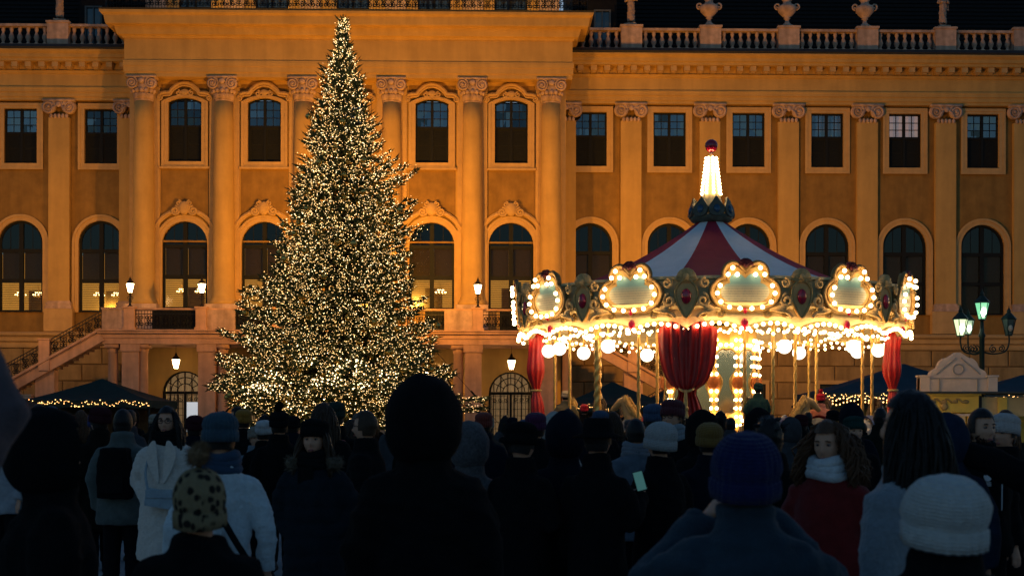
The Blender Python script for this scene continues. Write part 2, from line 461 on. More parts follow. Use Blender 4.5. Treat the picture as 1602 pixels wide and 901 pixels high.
# window surrounds
def surrounds():
    up = MB(); H = wz_u1 - wz_u0
    up.plate(rect(-1.24, 1.24, -.28, H + .22), [rect(-.94, .94, 0, H)], -.13, .1)
    up.plate(rect(-1.30, 1.30, -.36, H + .30), [rect(-1.16, 1.16, -.2, H + .14)], -.17, -.08)
    up = up.mesh('window_surround', CREAM)
    ar = MB(); H = wz_as - wz_a0
    o1 = arch_outline(0, 0, H, AHW + .30, 18); 
    ar.plate(o1, [arch_outline(0, -.001 + .002, H, AHW, 18)], -.10, .12)
    ar.plate(arch_outline(0, 0.004, H, AHW + .36, 18), [arch_outline(0, .003 + .004, H, AHW + .22, 18)], -.16, -.06)
    ar = ar.mesh('window_surround', CREAM)
    for x in LWIN + RWIN:
        inst('window_surround', up, palace, (x, 0, wz_u0)); inst('window_surround', ar, palace, (x, 0, wz_a0))
    cu = MB(); H = cz_us - cz_u0
    cu.plate(arch_outline(0, -.30, H, 1.22, 8, .34), [arch_outline(0, 0, H, .93, 8, .25)], -.14, .1)
    cu.plate(arch_outline(0, -.34, H + .02, 1.3, 8, .38), [arch_outline(0, -.22, H + .01, 1.15, 8, .3)], -.19, -.1)
    cu.box(-1.4, 1.4, -.26, .05, -.42, -.30)
    # curved hood with scrolled shoulders
    hp = catmull([(-1.38, 0, H + .42), (-1.15, 0, H + .50), (-.85, 0, H + .52), (-.7, 0, H + .72), (-.35, 0, H + .98), (0, 0, H + 1.06), (.35, 0, H + .98), (.7, 0, H + .72), (.85, 0, H + .52), (1.15, 0, H + .5), (1.38, 0, H + .42)], 5, False)
    cu.tube([(p.x, -.22, p.z) for p in hp], .10, 6); cu.tube([(p.x * .97, -.15, p.z - .14) for p in hp], .06, 5)
    for s in (-1, 1):
        cu.tube(spiral(s * 1.36, H + .22, .17, .03, 1.6, pi/2, -s, 18, -.2), .05, 5)
        cu.tube(spiral(s * .36, H + .5, .16, .03, 1.4, pi/2, s, 16, -.17), .045, 5)
    cu.ball((0, -.18, H + .55), .17, 8, 6, (1.4, .5, 1))
    cu = cu.mesh('window_surround', CREAM)
    ca = MB(); H = cz_as - cz_a0
    ca.plate(arch_outline(0, 0, H, AHW + .30, 18), [arch_outline(0, .002, H, AHW, 18)], -.10, .12)
    ca.plate(arch_outline(0, .003, H, AHW + .36, 18), [arch_outline(0, .007, H, AHW + .22, 18)], -.16, -.06)
    for r, q in ((AHW + .58, .10), (AHW + .46, .05)):
        ca.tube([(p[0], -.16, p[1]) for p in arc(0, H + .1, r, .12, pi - .12, 20)], q, 6)
    for s in (-1, 1): ca.tube(catmull([(s*(AHW+.56), -.16, H + .3), (s*(AHW + .62), -.16, H - .3), (s*(AHW+.38), -.16, H - .7)], 4, False), [.09]*8 + [.03], 6)
    ca = ca.mesh('window_surround', CREAM)
    ct = MB(); zz = H + AHW + .72
    ct.ball((0, -.26, zz), .34, 10, 8, (1.0, .55, 1.15))
    for s in (-1, 1):
        ct.tube(spiral(s * .5, zz - .16, .28, .04, 1.8, pi/2, s, 24, -.28), .07, 6)
        ct.tube(spiral(s * .3, zz + .28, .16, .03, 1.4, pi/2, s, 16, -.3), .05, 5)
        ct.tube(catmull([(s*.7, -.25, zz - .3), (s*1.05, -.22, zz - .38), (s*1.3, -.2, zz - .68), (s*1.55, -.18, zz - 1.0)], 4, False), [.08 - .004*i for i in range(13)], 6)
        ct.ball((s * .8, -.24, zz - .28), .13, 8, 6, (1.3, .6, .8))
    for k in range(5):
        a = pi * (k + .5) / 5
        ct.tube([(0, -.36, zz - .1), (.36*cos(a), -.3, zz + .3*sin(a))], [.05, .07], 5)
    ct = ct.mesh('cartouche', CREAM, True)
    for x in CWIN:
        inst('window_surround', cu, palace, (x, CY, cz_u0)); inst('window_surround', ca, palace, (x, CY, cz_a0)); inst('cartouche', ct, palace, (x, CY, cz_a0))
surrounds()

# pilasters and columns with capitals
def ionic(hw, h):
    b = MB(); r = h * .42
    b.box(-hw, hw, -.46, .02, h - .13, h)
    b.box(-hw + .1, hw - .1, -.40, .02, h - .26, h - .131)
    for s in (-1, 1):
        cx = s * (hw - r * .78)
        b.lathe([(r * .92, 0), (r * .92, .28)], 16)
        n0 = len(b.v) - 32
        for i in range(n0, len(b.v)):
            x, y, z = b.v[i]; b.v[i] = (cx + x, -.36 + z, h - .16 - r * .62 + y)
        b.tube(spiral(cx, h - .16 - r * .62, r * .95, r * .12, 2.2, pi/2, s, 34, -.38), [r * .14] * 20 + [r * .10] * 15, 6)
        b.ball((cx, -.40, h - .16 - r * .62), r * .2, 8, 6)
        b.tube([(s * .12, -.38, h - .35), (s * .3, -.42, h - .5), (s * .42, -.4, h - .72), (s * .62, -.38, h - .8)], [.06, .09, .07, .03], 6)
    b.tube([(-hw + r, -.36, h - .22), (0, -.38, h - .34), (hw - r, -.36, h - .22)], .07, 6)
    b.ball((0, -.42, h - .30), .16, 8, 6, (1, .6, 1.1))
    for k in range(5): b.ball((-.44 + .22 * k, -.32, .08), .13, 8, 5, (.8, .5, 1.1))
    return b.mesh('capital', STONE, True)
def composite(h):
    b = MB(); hw = .82; r = .34
    b.box(-hw, hw, -.66, .3, h - .12, h); b.box(-hw + .12, hw - .12, -.60, .3, h - .22, h - .121)
    for s in (-1, 1):
        cx = s * (hw - r * .85)
        b.lathe([(r * .9, 0), (r * .9, .3)], 16)
        for i in range(len(b.v) - 32, len(b.v)):
            x, y, z = b.v[i]; b.v[i] = (cx + x, -.60 + z, h - .16 - r * .75 + y)
        b.tube(spiral(cx, h - .16 - r * .75, r, r * .12, 2.2, pi/2, s, 34, -.62), [.055] * 35, 6)
        b.ball((cx, -.63, h - .16 - r * .75), .08, 8, 6)
    b.lathe([(.50, 0), (.54, .06), (.50, .1), (.50, .42), (.60, .62), (.62, h - .22)], 20)
    for k in range(20):
        a = pi + pi * (k + .5) / 20
        b.tube([(.52*cos(a), .52*sin(a), .1), (.53*cos(a), .53*sin(a), .36), (.58*cos(a), .58*sin(a), .42)], [.045, .05, .03], 5)
    for k in range(7):
        a = pi + pi * (k + .5) / 7
        b.ball((.6*cos(a), .6*sin(a), .56), .12, 8, 6, (1, 1, 1.2))
    b.ball((0, -.66, h - .3), .17, 8, 6, (1.1, .6, 1))
    return b.mesh('capital', STONE, True)
PH = .60
pil_z0, pil_z1 = WZ(486), WZ(190)
pm = MB().box(-PH, PH, -.30, .01, 0, pil_z1 - pil_z0)
pm = pm.mesh('pilaster', YELLOW)
pside = MB()
for s in (-1, 1): pside.box(s*PH if s > 0 else -PH - .2, PH + .2 if s > 0 else -PH, -.12, .01, 0, pil_z1 - pil_z0 + .9)
pside = pside.mesh('pilaster_return', CREAM)
base_prof = [(.02, 0), (-.46, 0), (-.46, .14), (-.42, .18), (-.42, .24), (-.36, .28), (-.38, .36), (-.34, .42), (.02, .42)]
def wrap_base(hw, m):
    b = MB()
    for z0, z1, e in ((0, .16, .16), (.16, .25, .11), (.25, .36, .13), (.36, .45, .05)):
        b.box(-hw - e, hw + e, -.3 - e, .01, z0, z1 - .002)
    return b.mesh('pilaster_base', m)
pbase = wrap_base(PH, STONE)
pped = MB().box(-.82, .82, -.44, .01, 6.62, pil_z0 - .004).mesh('pedestal', CREAM)
icap = ionic(.92, WZ(163) - WZ(191))
for x in LPIL + RPIL + [CL - 0.95, CR + .35]:
    inst('pilaster', pm, palace, (x, 0, pil_z0))
    inst('pilaster_base', pbase, palace, (x, 0, pil_z0 + .003)); inst('pedestal', pped, palace, (x, 0, 0))
    inst('capital', icap, palace, (x, 0, pil_z1))
col_z0, col_z1 = CZ(478), CZ(162)
cb = MB(); hh = col_z1 - col_z0
cb.lathe([(.80, 0), (.80, .15), (.76, .2), (.72, .3), (.66, .36), (.68, .46), (.63, .5)] + [(.63 - .12 * (t / 10) ** 1.6, .5 + (hh - .5) * t / 10) for t in range(1, 11)], 28)
cb = cb.mesh('column', YELLOW, True)
cback = MB().box(-.84, .84, -.18, .01, 0, hh + .9).mesh('pilaster_return', CREAM)
ccap = composite(CZ(124) - CZ(162)); cped = MB().box(-.9, .9, -1.15, .01, 6.5, col_z0 - .004).mesh('pedestal', STONE)
for x in COLS:
    inst('pilaster_return', cback, palace, (x, CY, col_z0)); inst('column', cb, palace, (x, CY - .35, col_z0))
    inst('capital', ccap, palace, (x, CY - .35, col_z1)); inst('pedestal', cped, palace, (x, CY, 0))

# entablatures
def prof(rows, back):        # rows: (z, projection) from bottom to top
    return [(back, rows[0][0])] + [(-p, z) for z, p in rows] + [(back, rows[-1][0])]
z = WZ
rows_arch = [(z(163), .30), (z(158), .30), (z(158), .36), (z(151), .36), (z(151), .42), (z(147), .42), (z(146), .44), (z(143.5), .44), (z(143), .34)]
rows_frieze = [(z(142.9), .33), (z(123), .33), (z(122), .42), (z(119), .46), (z(118.5), .52)]
rows_corn = [(z(118.4), .42), (z(107.5), .42), (z(107), 1.0), (z(103), 1.02), (z(102), 1.12), (z(97), 1.15), (z(94), 1.30), (z(92.5), 1.34), (z(91), 1.34)]
for x0, x1 in ((XL, CL + .1), (CR - .1, XR)):
    MB().extrude_x(prof(rows_arch, .3), x0, x1).build('architrave', YELLOW, palace)
    MB().extrude_x(prof(rows_frieze, .31), x0, x1).build('frieze', YELLOW, palace)
    MB().extrude_x(prof(rows_corn, .32), x0, x1).build('cornice', YELLOW, palace)
    MB().extrude_x(prof([(z(90.8), 1.28), (z(88), 1.36), (z(83), 1.25), (z(82), .9)], 1.2), x0, x1).build('gutter', GUTTER, palace)
mm = MB().box(-.17, .17, -.92, -.40, 0, .30).box(-.13, .13, -.80, -.40, -.08, -.002).mesh('modillion', CREAM)
x = CR + .4
while x < 31: inst('modillion', mm, palace, (x, 0, z(115.5))); x += .765
x = CL - .45
while x > -32: inst('modillion', mm, palace, (x, 0, z(115.5))); x -= .765
z = CZ
back = 1.5; f = -CY
rows = [(z(126), .92), (z(119), .92), (z(119), .97), (z(110), .97), (z(110), 1.0), (z(104), 1.0), (z(103), .99), (z(101), .99), (z(100.5), .95)]
def ring_box(b, rows):       # stacked slabs around the central block so that its returns show too
    for (z0, p0), (z1, p1) in zip(rows[:-1], rows[1:]):
        if z1 - z0 < .004: continue
        a = p0 - .35; c = p1 - .35
        lo = [(CL - a, CY - p0, z0), (CR + a, CY - p0, z0), (CR + a, 1.2, z0), (CL - a, 1.2, z0)]
        hi = [(CL - c, CY - p1, z1), (CR + c, CY - p1, z1), (CR + c, 1.2, z1), (CL - c, 1.2, z1)]
        b.loft([lo, hi], True)
b = MB(); ring_box(b, rows); b.build('architrave', YELLOW, palace)
b = MB(); ring_box(b, [(z(100.4), .93), (z(67), .93)]); b.build('frieze', YELLOW, palace)
b = MB(); ring_box(b, [(z(66.9), 1.0), (z(64), 1.06), (z(63), 1.25), (z(55), 1.35), (z(51), 1.40), (z(50.5), 1.75), (z(48), 1.78), (z(47.5), 1.78), (z(38), 1.84), (z(35), 2.0), (z(32), 2.03), (z(31), 2.03)]); b.build('cornice', YELLOW, palace)
b = MB(); ring_box(b, [(z(30.9), 2.0), (z(28.5), 2.05), (z(28), 1.9)]); b.build('gutter', GUTTER, palace)

# string course and rusticated ground storey of the wings
for x0, x1 in ((XL, CL + .1), (CR - .1, XR)):
    b = MB(); b.extrude_x(prof([(WZ(546), .22), (WZ(543), .26), (WZ(538), .26), (WZ(536), .40), (WZ(530), .42), (WZ(527), .60), (WZ(524), .62), (WZ(522), .50)], .4), x0, x1)
    b.build('string_course', CREAM, palace)
    MB().box(x0, x1, -.06, .39, 0, WZ(546) - .004).build('ground_storey_wall', mat('mortar', (.20, .13, .06), .95, .2), palace)
BLK = mat('rusticated_plaster', (0.40, 0.26, 0.10), .92, .18, 1.5, .4, 25, stain=.3)
WSG = [WX(p) for p in (1056, 1179, 1303, 1429, 1553)]
rows_n = 6; zt = WZ(546) - .01; rh = zt / rows_n
blk_cache = {}
for (x0, x1) in ((-31.5, CL - .2), (CR + .3, 31.5)):
    for r in range(rows_n):
        if r < 1: continue
        x = x0 - (1.1 if r % 2 else 0)
        while x < x1:
            xa, xb = max(x, x0), min(x + 2.25, x1)
            zz0, zz1 = r * rh + .03, (r + 1) * rh - .03
            hit = [c for c in WSG if xb > c - .95 and xa < c + .95] if r in (2, 3) else []
            segs = [(xa, xb)]
            for c in hit:
                segs = [s for q in segs for s in ((q[0], min(q[1], c - .95)), (max(q[0], c + .95), q[1])) if s[1] - s[0] > .15]
            for a, e in segs:
                wd = round(e - a - .06, 2)
                if wd <= .1: continue
                key = (wd, r)
                if key not in blk_cache:
                    bb = MB(); h2 = (zz1 - zz0)
                    bb.loft([[(-wd/2, -.06, 0), (wd/2, -.06, 0), (wd/2, -.06, h2), (-wd/2, -.06, h2)], [(-wd/2, -.12, 0), (wd/2, -.12, 0), (wd/2, -.12, h2), (-wd/2, -.12, h2)], [(-wd/2 + .04, -.15, .04), (wd/2 - .04, -.15, .04), (wd/2 - .04, -.15, h2 - .04), (-wd/2 + .04, -.15, h2 - .04)]], True)
                    blk_cache[key] = bb.mesh('stone_block', BLK)
                inst('stone_block', blk_cache[key], palace, ((a + e) / 2, 0, zz0))
            x += 2.25
gw = MB().plate(rect(-.72, .72, 0, 1.4), [rect(-.62, .62, .1, 1.3)], -.14, -.05)
for q in range(1, 4): gw.box(-.62 + 1.24*q/4 - .02, -.62 + 1.24*q/4 + .02, -.12, -.08, .1, 1.3)
for q in range(1, 4): gw.box(-.62, .62, -.118, -.082, .1 + 1.2*q/4 - .02, .1 + 1.2*q/4 + .02)
gw = gw.mesh('window', FRAME); gs = MB().plate(rect(-.93, .93, -.2, 1.62), [rect(-.72, .72, 0, 1.4)], -.17, -.05).mesh('window_surround', CREAM)
gp = MB().box(-.62, .62, -.075, -.065, .1, 1.3).mesh('pane', mat('night_glass', (.03,.035,.035), .1, .3, 2, spec=.5))
for x in WSG:
    o = inst('window', gw, palace, (x, 0, 2.3)); inst('pane', gp, o); inst('window_surround', gs, palace, (x, 0, 2.3))

# balustrade on the wings
bz0, bz1 = WZ(82), WZ(47.5)
bal = MB().lathe([(.13, 0), (.13, .06), (.08, .1), (.07, .14), (.12, .26), (.165, .38), (.13, .52), (.075, .66), (.075, .70), (.12, .84), (.10, .90), (.12, .93), (.12, .98)], 10).mesh('baluster', STONE, True)
peds = [WX(p) for p in (-22, 100)] + [WX(p) for p in (985, 1108, 1230, 1353, 1475, 1598)]
pedm = MB().box(-.60, .60, -.42, .42, 0, bz1 - bz0).box(-.66, .66, -.48, .48, bz1 - bz0 + .002, bz1 - bz0 + .12).mesh('balustrade_pedestal', STONE)
for x in peds: inst('balustrade_pedestal', pedm, palace, (x, -.45, bz0))
segs = [(-31, peds[0] - .6), (peds[0] + .6, peds[1] - .6), (peds[1] + .6, CL - .1), (CR + .1, peds[2] - .6)] + [(peds[i] + .6, peds[i+1] - .6) for i in range(2, 7)]
for a, e in segs:
    MB().box(a, e, -.68, -.22, bz0 + .001, bz0 + .13).build('balustrade_plinth', STONE, palace)
    MB().box(a, e, -.70, -.20, bz0 + 1.12, bz1 - .02).build('balustrade_rail', STONE, palace)
    n = max(2, int(round((e - a) / .49)))
    for k in range(n): inst('baluster', bal, palace, (a + (e - a) * (k + .5) / n, -.45, bz0 + .13))

# roofs behind the balustrade, with dormers
for x0, x1 in ((XL, CL - .5), (CR + 1.0, XR)):
    b = MB(); b.add([(x0, 1.2, 22.0), (x1, 1.2, 22.0), (x1, 1.6, 23.2), (x0, 1.6, 23.2), (x1, 6.5, 31), (x0, 6.5, 31), (x1, 14, 31.5), (x0, 14, 31.5), (x0, 14, 22), (x1, 14, 22)],
                    [(0,1,2,3), (3,2,4,5), (5,4,6,7), (7,6,9,8), (0,3,5,7,8), (1,9,6,4,2)])
    rf = b.build('roof', ROOF, palace)
    tl = MB()
    for r in range(26):
        t = r / 26; yy = 1.58 + 4.9 * t; zz = 23.2 + 7.8 * t
        tl.box(x0 + .05, x1 - .05, yy - .06, yy + .12, zz - .03, zz + .02)
    stuff(tl.build('tile_rows', ROOF, rf))
DGL = mat('dusk_glass', (.03, .05, .06), .08, .2, 1, spec=.8)
for x in (WX(143), WX(943)):
    b = MB(); b.plate(rect(-.85, .85, 0, 4.2), [rect(-.42, .42, .9, 3.2)], 0, .12); b.box(-.85, -.73, .12, 3.4, 0, 4.2).box(.73, .85, .12, 3.4, 0, 4.2)
    o = b.build('dormer', ROOF, palace, (x, .75, 22.3)); MB().box(-.42, .42, .06, .07, .9, 3.2).build('pane', DGL, o)
    b = MB(); b.plate(rect(-.5, .5, .82, 3.28), [rect(-.40, .40, .92, 3.18)], -.06, .0); b.box(-.03, .03, -.05, .05, .9, 3.2).box(-.4, .4, -.045, .045, 2.0, 2.06); b.build('window_frame', mat('grey_wood', (.12, .13, .13), .8), o)
    MB().extrude_x([(-.2, 4.2), (3.6, 4.2), (3.6, 4.9), (.3, 4.75)], -1.0, 1.0).build('dormer_roof', ROOF, o)

# attic storey above the central block, behind an iron balcony railing
AX0, AX1, AY = CL + .2, CR - .1, .6
az = CZ(28)
holes = [rect(x - .95, x + .95, az + .75, az + 3.8) for x in CWIN]
MB().plate(rect(AX0, AX1, az - .4, az + 8), holes, AY, AY + .4).box(AX0, AX0 + .4, AY + .41, 8, az - .4, az + 8).box(AX1 - .4, AX1, AY + .41, 8, az - .4, az + 8).build('attic_wall', YELLOW, palace)
am = MB().plate(rect(-.95, .95, 0, 3.05), [rect(-.85, .85, .1, 2.95)], .1, .25)
am.box(-.06, .06, .09, .22, .1, 2.95)
for q in range(1, 5): am.box(-.85, .85, .12, .2, .1 + 2.85*q/5 - .02, .1 + 2.85*q/5 + .02)
for q in (-.43, .43): am.box(q - .02, q + .02, .125, .195, .1, 2.95)
am = am.mesh('window', FRAME); ap = MB().box(-.85, .85, .155, .165, .1, 2.95).mesh('pane', DGL)
asr = MB().plate(rect(-1.2, 1.2, -.2, 3.3), [rect(-.95, .95, 0, 3.05)], -.1, .1).mesh('window_surround', CREAM)
for x in CWIN:
    o = inst('window', am, palace, (x, AY, az + .75)); inst('pane', ap, o); inst('window_surround', asr, palace, (x, AY, az + .75))
apil = MB().box(-.6, .6, -.2, 0, 0, 7).mesh('pilaster', STONE)
for x in COLS: inst('pilaster', apil, palace, (x, AY, az - .35))
def iron_panel(L, H, sl=0.0, seed=1):
    """iron grille L long, H tall with scrolls; rises by sl over its length"""
    rnd = random.Random(seed); b = MB(); zz = lambda x: sl * x / L
    n = max(2, int(L / .16))
    for t in (0.03, H * .82, H): b.obox((0, 0, zz(0) + t), (L, 0, zz(L) + t), .03, .022)
    for k in range(n + 1):
        x = L * k / n; b.obox((x, 0, zz(x) + .03), (x, 0, zz(x) + H), .011, .011, (0, 1, 0))
    m = max(1, int(L / .42))
    for k in range(m):
        x = L * (k + .5) / m
        for s in (-1, 1):
            b.tube([(p[0], p[1], p[2] + zz(x)) for p in spiral(x + s * .1, H * .32, .15, .02, 1.3, pi/2, s, 14, 0)], .026, 4)
            b.tube([(p[0], p[1], p[2] + zz(x)) for p in spiral(x + s * .1, H * .62, .13, .02, 1.3, -pi/2, -s, 14, 0)], .026, 4)
    return b
rl = palace
ry = CY - 1.75
for k in range(6):
    xa = CL - 1.3 + k * 4.42
    if k < 6: iron_panel(4.30, .95, 0, k).build('iron_railing', IRON, palace, (xa, ry, az))
    MB().box(-.05, .05, -.05, .05, 0, 1.15).ball((0, 0, 1.2), .09, 8, 6).build('railing_post', IRON, palace, (xa - .06, ry, az))

# ------------------------------------------------------------------ front terrace with stairs
terrace = thing('terrace', 'stone terrace on pale columns with double iron-railed staircase before the palace door', 'terrace', (0, 80, 0), radians(1.05))
TY0, TY1 = -6.2, -2.0            # front edge, wall
TXc = -9.3
TXL, TXR = TXc - 12.6, TXc + 12.6
tz = 6.35
TS = lambda px: (px - 801) / 29.2
b = MB()
for z0, z1, e in ((tz - .75, tz - .45, 0), (tz - .448, tz - .2, .06), (tz - .198, tz - .08, .22), (tz - .078, tz, .3)):
    b.box(TXL - e, TXR + e, TY0 - e, TY1 - .16, z0, z1)
b.build('terrace_slab', PINKSTONE, terrace)
pz = tz + .003
pedx = [TXc + d for d in (-11.15, -7.35, -3.3, 3.3, 7.35, 11.15)]
ph = 1.12
pm2 = MB().box(-.28, .28, -.25, .25, 0, ph).box(-.34, .34, -.31, .31, ph + .002, ph + .1).box(-.33, .33, -.3, .3, -.002, .12).mesh('pedestal', PINKSTONE)
for x in pedx: inst('pedestal', pm2, terrace, (x, TY0 + .05, pz))
b = MB().box(TXL, pedx[0] - .3, TY0 - .12, TY0 + .25, pz, pz + ph - .06).box(TXL - .04, pedx[0] - .3, TY0 - .18, TY0 + .3, pz + ph - .058, pz + ph + .04); b.build('parapet', STONE, terrace)
b = MB().box(pedx[5] + .3, TXR, TY0 - .12, TY0 + .25, pz, pz + ph - .06).box(pedx[5] + .3, TXR + .04, TY0 - .18, TY0 + .3, pz + ph - .058, pz + ph + .04); b.build('parapet', STONE, terrace)
DARKPANEL = mat('dark_cloth_panel', (.015, .017, .017), .9, .3, 3)
for i in range(5):
    xa, xe = pedx[i] + .29, pedx[i + 1] - .29
    MB().box(xa, xe, TY0 - .05, TY0 + .12, pz + ph - .06, pz + ph + .03).build('handrail', PINKSTONE, terrace)
    if i in (1, 3):          # weathered solid piece next to the pedestal
        k = xa if i == 1 else xe - 1.5
        MB().box(k, k + 1.5, TY0 - .06, TY0 + .16, pz, pz + ph - .063).build('parapet', STONE, terrace)
    iron_panel(xe - xa, ph - .1, 0, 20 + i).build('iron_railing', IRON, terrace, (xa, TY0 + .03, pz))
    fx = (xe - xa)
    MB().box(xa + fx * .27, xe - .05, TY0 + .07, TY0 + .1, pz + .06, pz + ph - .1).build('dark_panel', DARKPANEL, terrace)
# columns under the terrace
tcol = MB().lathe([(.36, 0), (.36, .12), (.32, .2), (.29, .26), (.28, 2.5), (.25, 5.15), (.30, 5.2), (.27, 5.26), (.33, 5.38)], 18)
tcol.box(-.38, .38, -.38, .38, 5.381, 5.597); tcol = tcol.mesh('column', PINKSTONE, True)
tpil = MB().box(-.45, .45, -.4, .4, 0, 5.2).box(-.52, .52, -.47, .47, 5.202, 5.597).box(-.52, .52, -.47, .47, -.01, .25).mesh('pier', PINKSTONE)
for s in (-1, 1):
    inst('column', tcol, terrace, (TXc + s * 12.15, TY0 + .45, 0))
    inst('pier', tpil, terrace, (TXc + s * 11.15, TY0 + .5, 0)); inst('column', tcol, terrace, (TXc + s * 10.55, TY0 + .45, 0))
    inst('pier', tpil, terrace, (TXc + s * 7.1, TY0 + .5, 0)); inst('column', tcol, terrace, (TXc + s * 6.3, TY0 + .45, 0))
    inst('pier', tpil, terrace, (TXc + s * 2.6, TY0 + .5, 0))
# glazed doors with iron grilles in the shaded hall below
def hall_door(x):
    o = MB().plate(arch_outline(0, 0, 3.05, 1.25, 14), [arch_outline(0, .1, 3.05, 1.12, 14)], .05, .2)
    o.box(-1.14, 1.14, .06, .19, 2.95, 3.12); o.box(-.07, .07, .06, .18, .1, 3.0)
    for r in (.45, .8): o.tube([(p[0], .12, p[1]) for p in arc(0, 3.1, r, .05, pi - .05, 14)], .03, 5)
    for k in range(1, 6): a = pi * k / 6; o.tube([(.4*cos(a), .12, 3.1 + .4*sin(a)), (1.14*cos(a), .12, 3.05 + 1.14*sin(a))], .022, 4)
    d = o.build('door', FRAME, palace, (x, CY + .05, .05))
    for s in (-1, 1):
        g = MB()
        for k in range(5): xx = s * (.14 + k * .235); g.obox((xx, .1, .12), (xx, .1, 2.94), .016, .016, (0, 1, 0))
        for k in range(8): zz = .3 + k * .37; g.obox((s*.1, .1, zz), (s*1.1, .1, zz), .014, .014)
        for k in (0, 6):
            for q in range(3): g.tube(spiral(s * (.28 + .32*q), .5 + k*.36, .13, .02, 1.3, 0, s, 12, .09), .02, 4)
        g.build('door_grille', IRON, d)
        MB().box(min(s*.1, s*1.1), max(s*.1, s*1.1), .14, .15, .1, 2.94).build('pane', GLASSCLEAR, d)
    MB().box(-1.3, 1.3, 1.2, 1.25, -.02, 4.3).build('room_wall', CURTAINLIT if x < -2 or True else ROOMDARK, d)
    for q in range(6): MB().tube([(-1.0 + q*.4, .7, 0), (-1.0 + q*.4 + .05, .7, 4.2)], .05, 6).build('curtain_fold', mat('curtain', (.35, .3, .24), .9), d)
for x in CWIN: hall_door(x)
# stairs either side: upper flight out to a landing, lower flight back to the front
def stair(s):
    X = lambda d: TXc + s * d
    n1 = 20; x0, x1 = 12.65, 18.4; zt, zb = tz, 3.1
    b = MB()
    for k in range(n1):
        a = x0 + (x1 - x0) * k / n1; e = x0 + (x1 - x0) * (k + 1) / n1; zz = zt - (zt - zb) * (k + 1) / n1
        xa, xb = sorted((X(a), X(e))); b.box(xa, xb, TY0 + .2, TY0 + 2.8, zz - .25, zz)
    b.build('upper_flight', PINKSTONE, terrace)
    st = MB(); st.obox((X(x0), TY0 + .05, zt - .28), (X(x1), TY0 + .05, zb - .28), .15, .34, (0, 0, 1)); st.build('stringer', PINKSTONE, terrace)
    st = MB(); st.obox((X(x0), TY0 - .15, zt + .02), (X(x1), TY0 - .15, zb + .02), .1, .06, (0, 0, 1)); st.build('stringer_moulding', PINKSTONE, terrace)
    L = (x1 - x0); half = L * .46
    mid = x0 + L * .52
    for a, e in ((x0, mid - .3), (mid + .3, x1)):
        za = zt - (zt - zb) * (a - x0) / L; ze = zt - (zt - zb) * (e - x0) / L
        p = iron_panel(e - a, 1.0, ze - za, int(a * 10)); p.v = [(X(a) + s * v[0], v[1], v[2]) for v in p.v]
        p.build('iron_railing', IRON, terrace, (0, TY0 + .02, za))
    zm = zt - (zt - zb) * .52
    MB().box(-.28, .28, -.22, .22, -.5, 1.12).box(-.33, .33, -.27, .27, 1.122, 1.2).build('pedestal', PINKSTONE, terrace, (X(mid), TY0 + .02, zm))
    xa, xb = sorted((X(x1), X(x1 + 2.6)))
    MB().box(xa, xb, TY0 - 2.2, TY0 + 2.8, zb - .3, zb).box(xa + .2, xb - .2, TY0 - 2.0, TY0 + 2.6, 0, zb - .302).build('landing', PINKSTONE, terrace)
    xa, xb = sorted((X(15.2), X(16.2)))
    MB().box(xa, xb, TY0 + .15, TY0 + .9, 0, 4.2).build('pier', PINKSTONE, terrace)
    # lower flight
    n2 = 18; y0 = TY0 - 2.2
    b = MB()
    for k in range(n2):
        a = x1 - 5.2 * k / n2; e = x1 - 5.2 * (k + 1) / n2; zz = zb - zb * (k + 1) / n2
        xa, xb = sorted((X(a), X(e))); b.box(xa, xb, y0, y0 + 1.9, 0, zz + .01)
    b.build('lower_flight', PINKSTONE, terrace)
    for a, e in ((x1, x1 - 2.3), (x1 - 2.8, x1 - 5.0)):
        za = zb - zb * (x1 - a) / 5.2; ze = zb - zb * (x1 - e) / 5.2
        p = iron_panel(abs(e - a), 1.0, ze - za, int(a * 7)); p.v = [(X(a) - s * v[0], v[1], v[2]) for v in p.v]
        p.build('iron_railing', IRON, terrace, (0, y0 - .05, za + .05))
    zz = zb - zb * 2.55 / 5.2
    MB().box(-.25, .25, -.22, .22, -1.2, 1.2).box(-.3, .3, -.27, .27, 1.202, 1.28).build('pedestal', PINKSTONE, terrace, (X(x1 - 2.55), y0 - .05, zz))
    MB().box(-.3, .3, -.25, .25, -.5, 1.2).box(-.36, .36, -.31, .31, 1.202, 1.3).ball((0, 0, 1.55), .26, 12, 8).build('pedestal', PINKSTONE, terrace, (X(x1 + .3), y0 - .05, zb))
stair(-1); stair(1)
# ------------------------------------------------------------------ floodlights that light the facade (hidden behind tree and carousel)
ROTP = Matrix.Rotation(radians(1.05), 3, 'Z')
def palp(x, y, z): v = ROTP @ Vector((x, y, 0)); return Vector((v.x, v.y + 80, z))
FLOOD_GLASS = emis('floodlight_glass', (1.0, .6, .2), 2.0)
def floodlight(x, y, z, aim, watts, label, size=100, col=(1.0, .405, .04)):
    t = thing('floodlight', label, 'floodlight', (x, y, 0), 0, 'floodlights aimed at the palace')
    MB().lathe([(.18, 0), (.18, .06), (.06, .1), (.05, z - .3)], 10).build('post', IRON, t)
    MB().box(-.05, .05, -.05, .05, z - .31, z - .2).box(-.28, .28, -.2, .02, z - .2, z + .2).build('housing', IRON, t)
    MB().box(-.25, .25, .021, .03, z - .17, z + .17).build('lens', FLOOD_GLASS, t)
    ld = bpy.data.lights.new('floodlight_lamp', 'SPOT'); ld.energy = watts; ld.color = col; ld.spot_size = radians(size); ld.spot_blend = 1.0; ld.shadow_soft_size = .25
    l = bpy.data.objects.new('floodlight_lamp', ld); C.objects.link(l); l.parent = t; l.location = (0, .1, z)
    d = Vector(aim) - Vector((x, y + .1, z)); l.rotation_euler = d.to_track_quat('-Z', 'Y').to_euler()
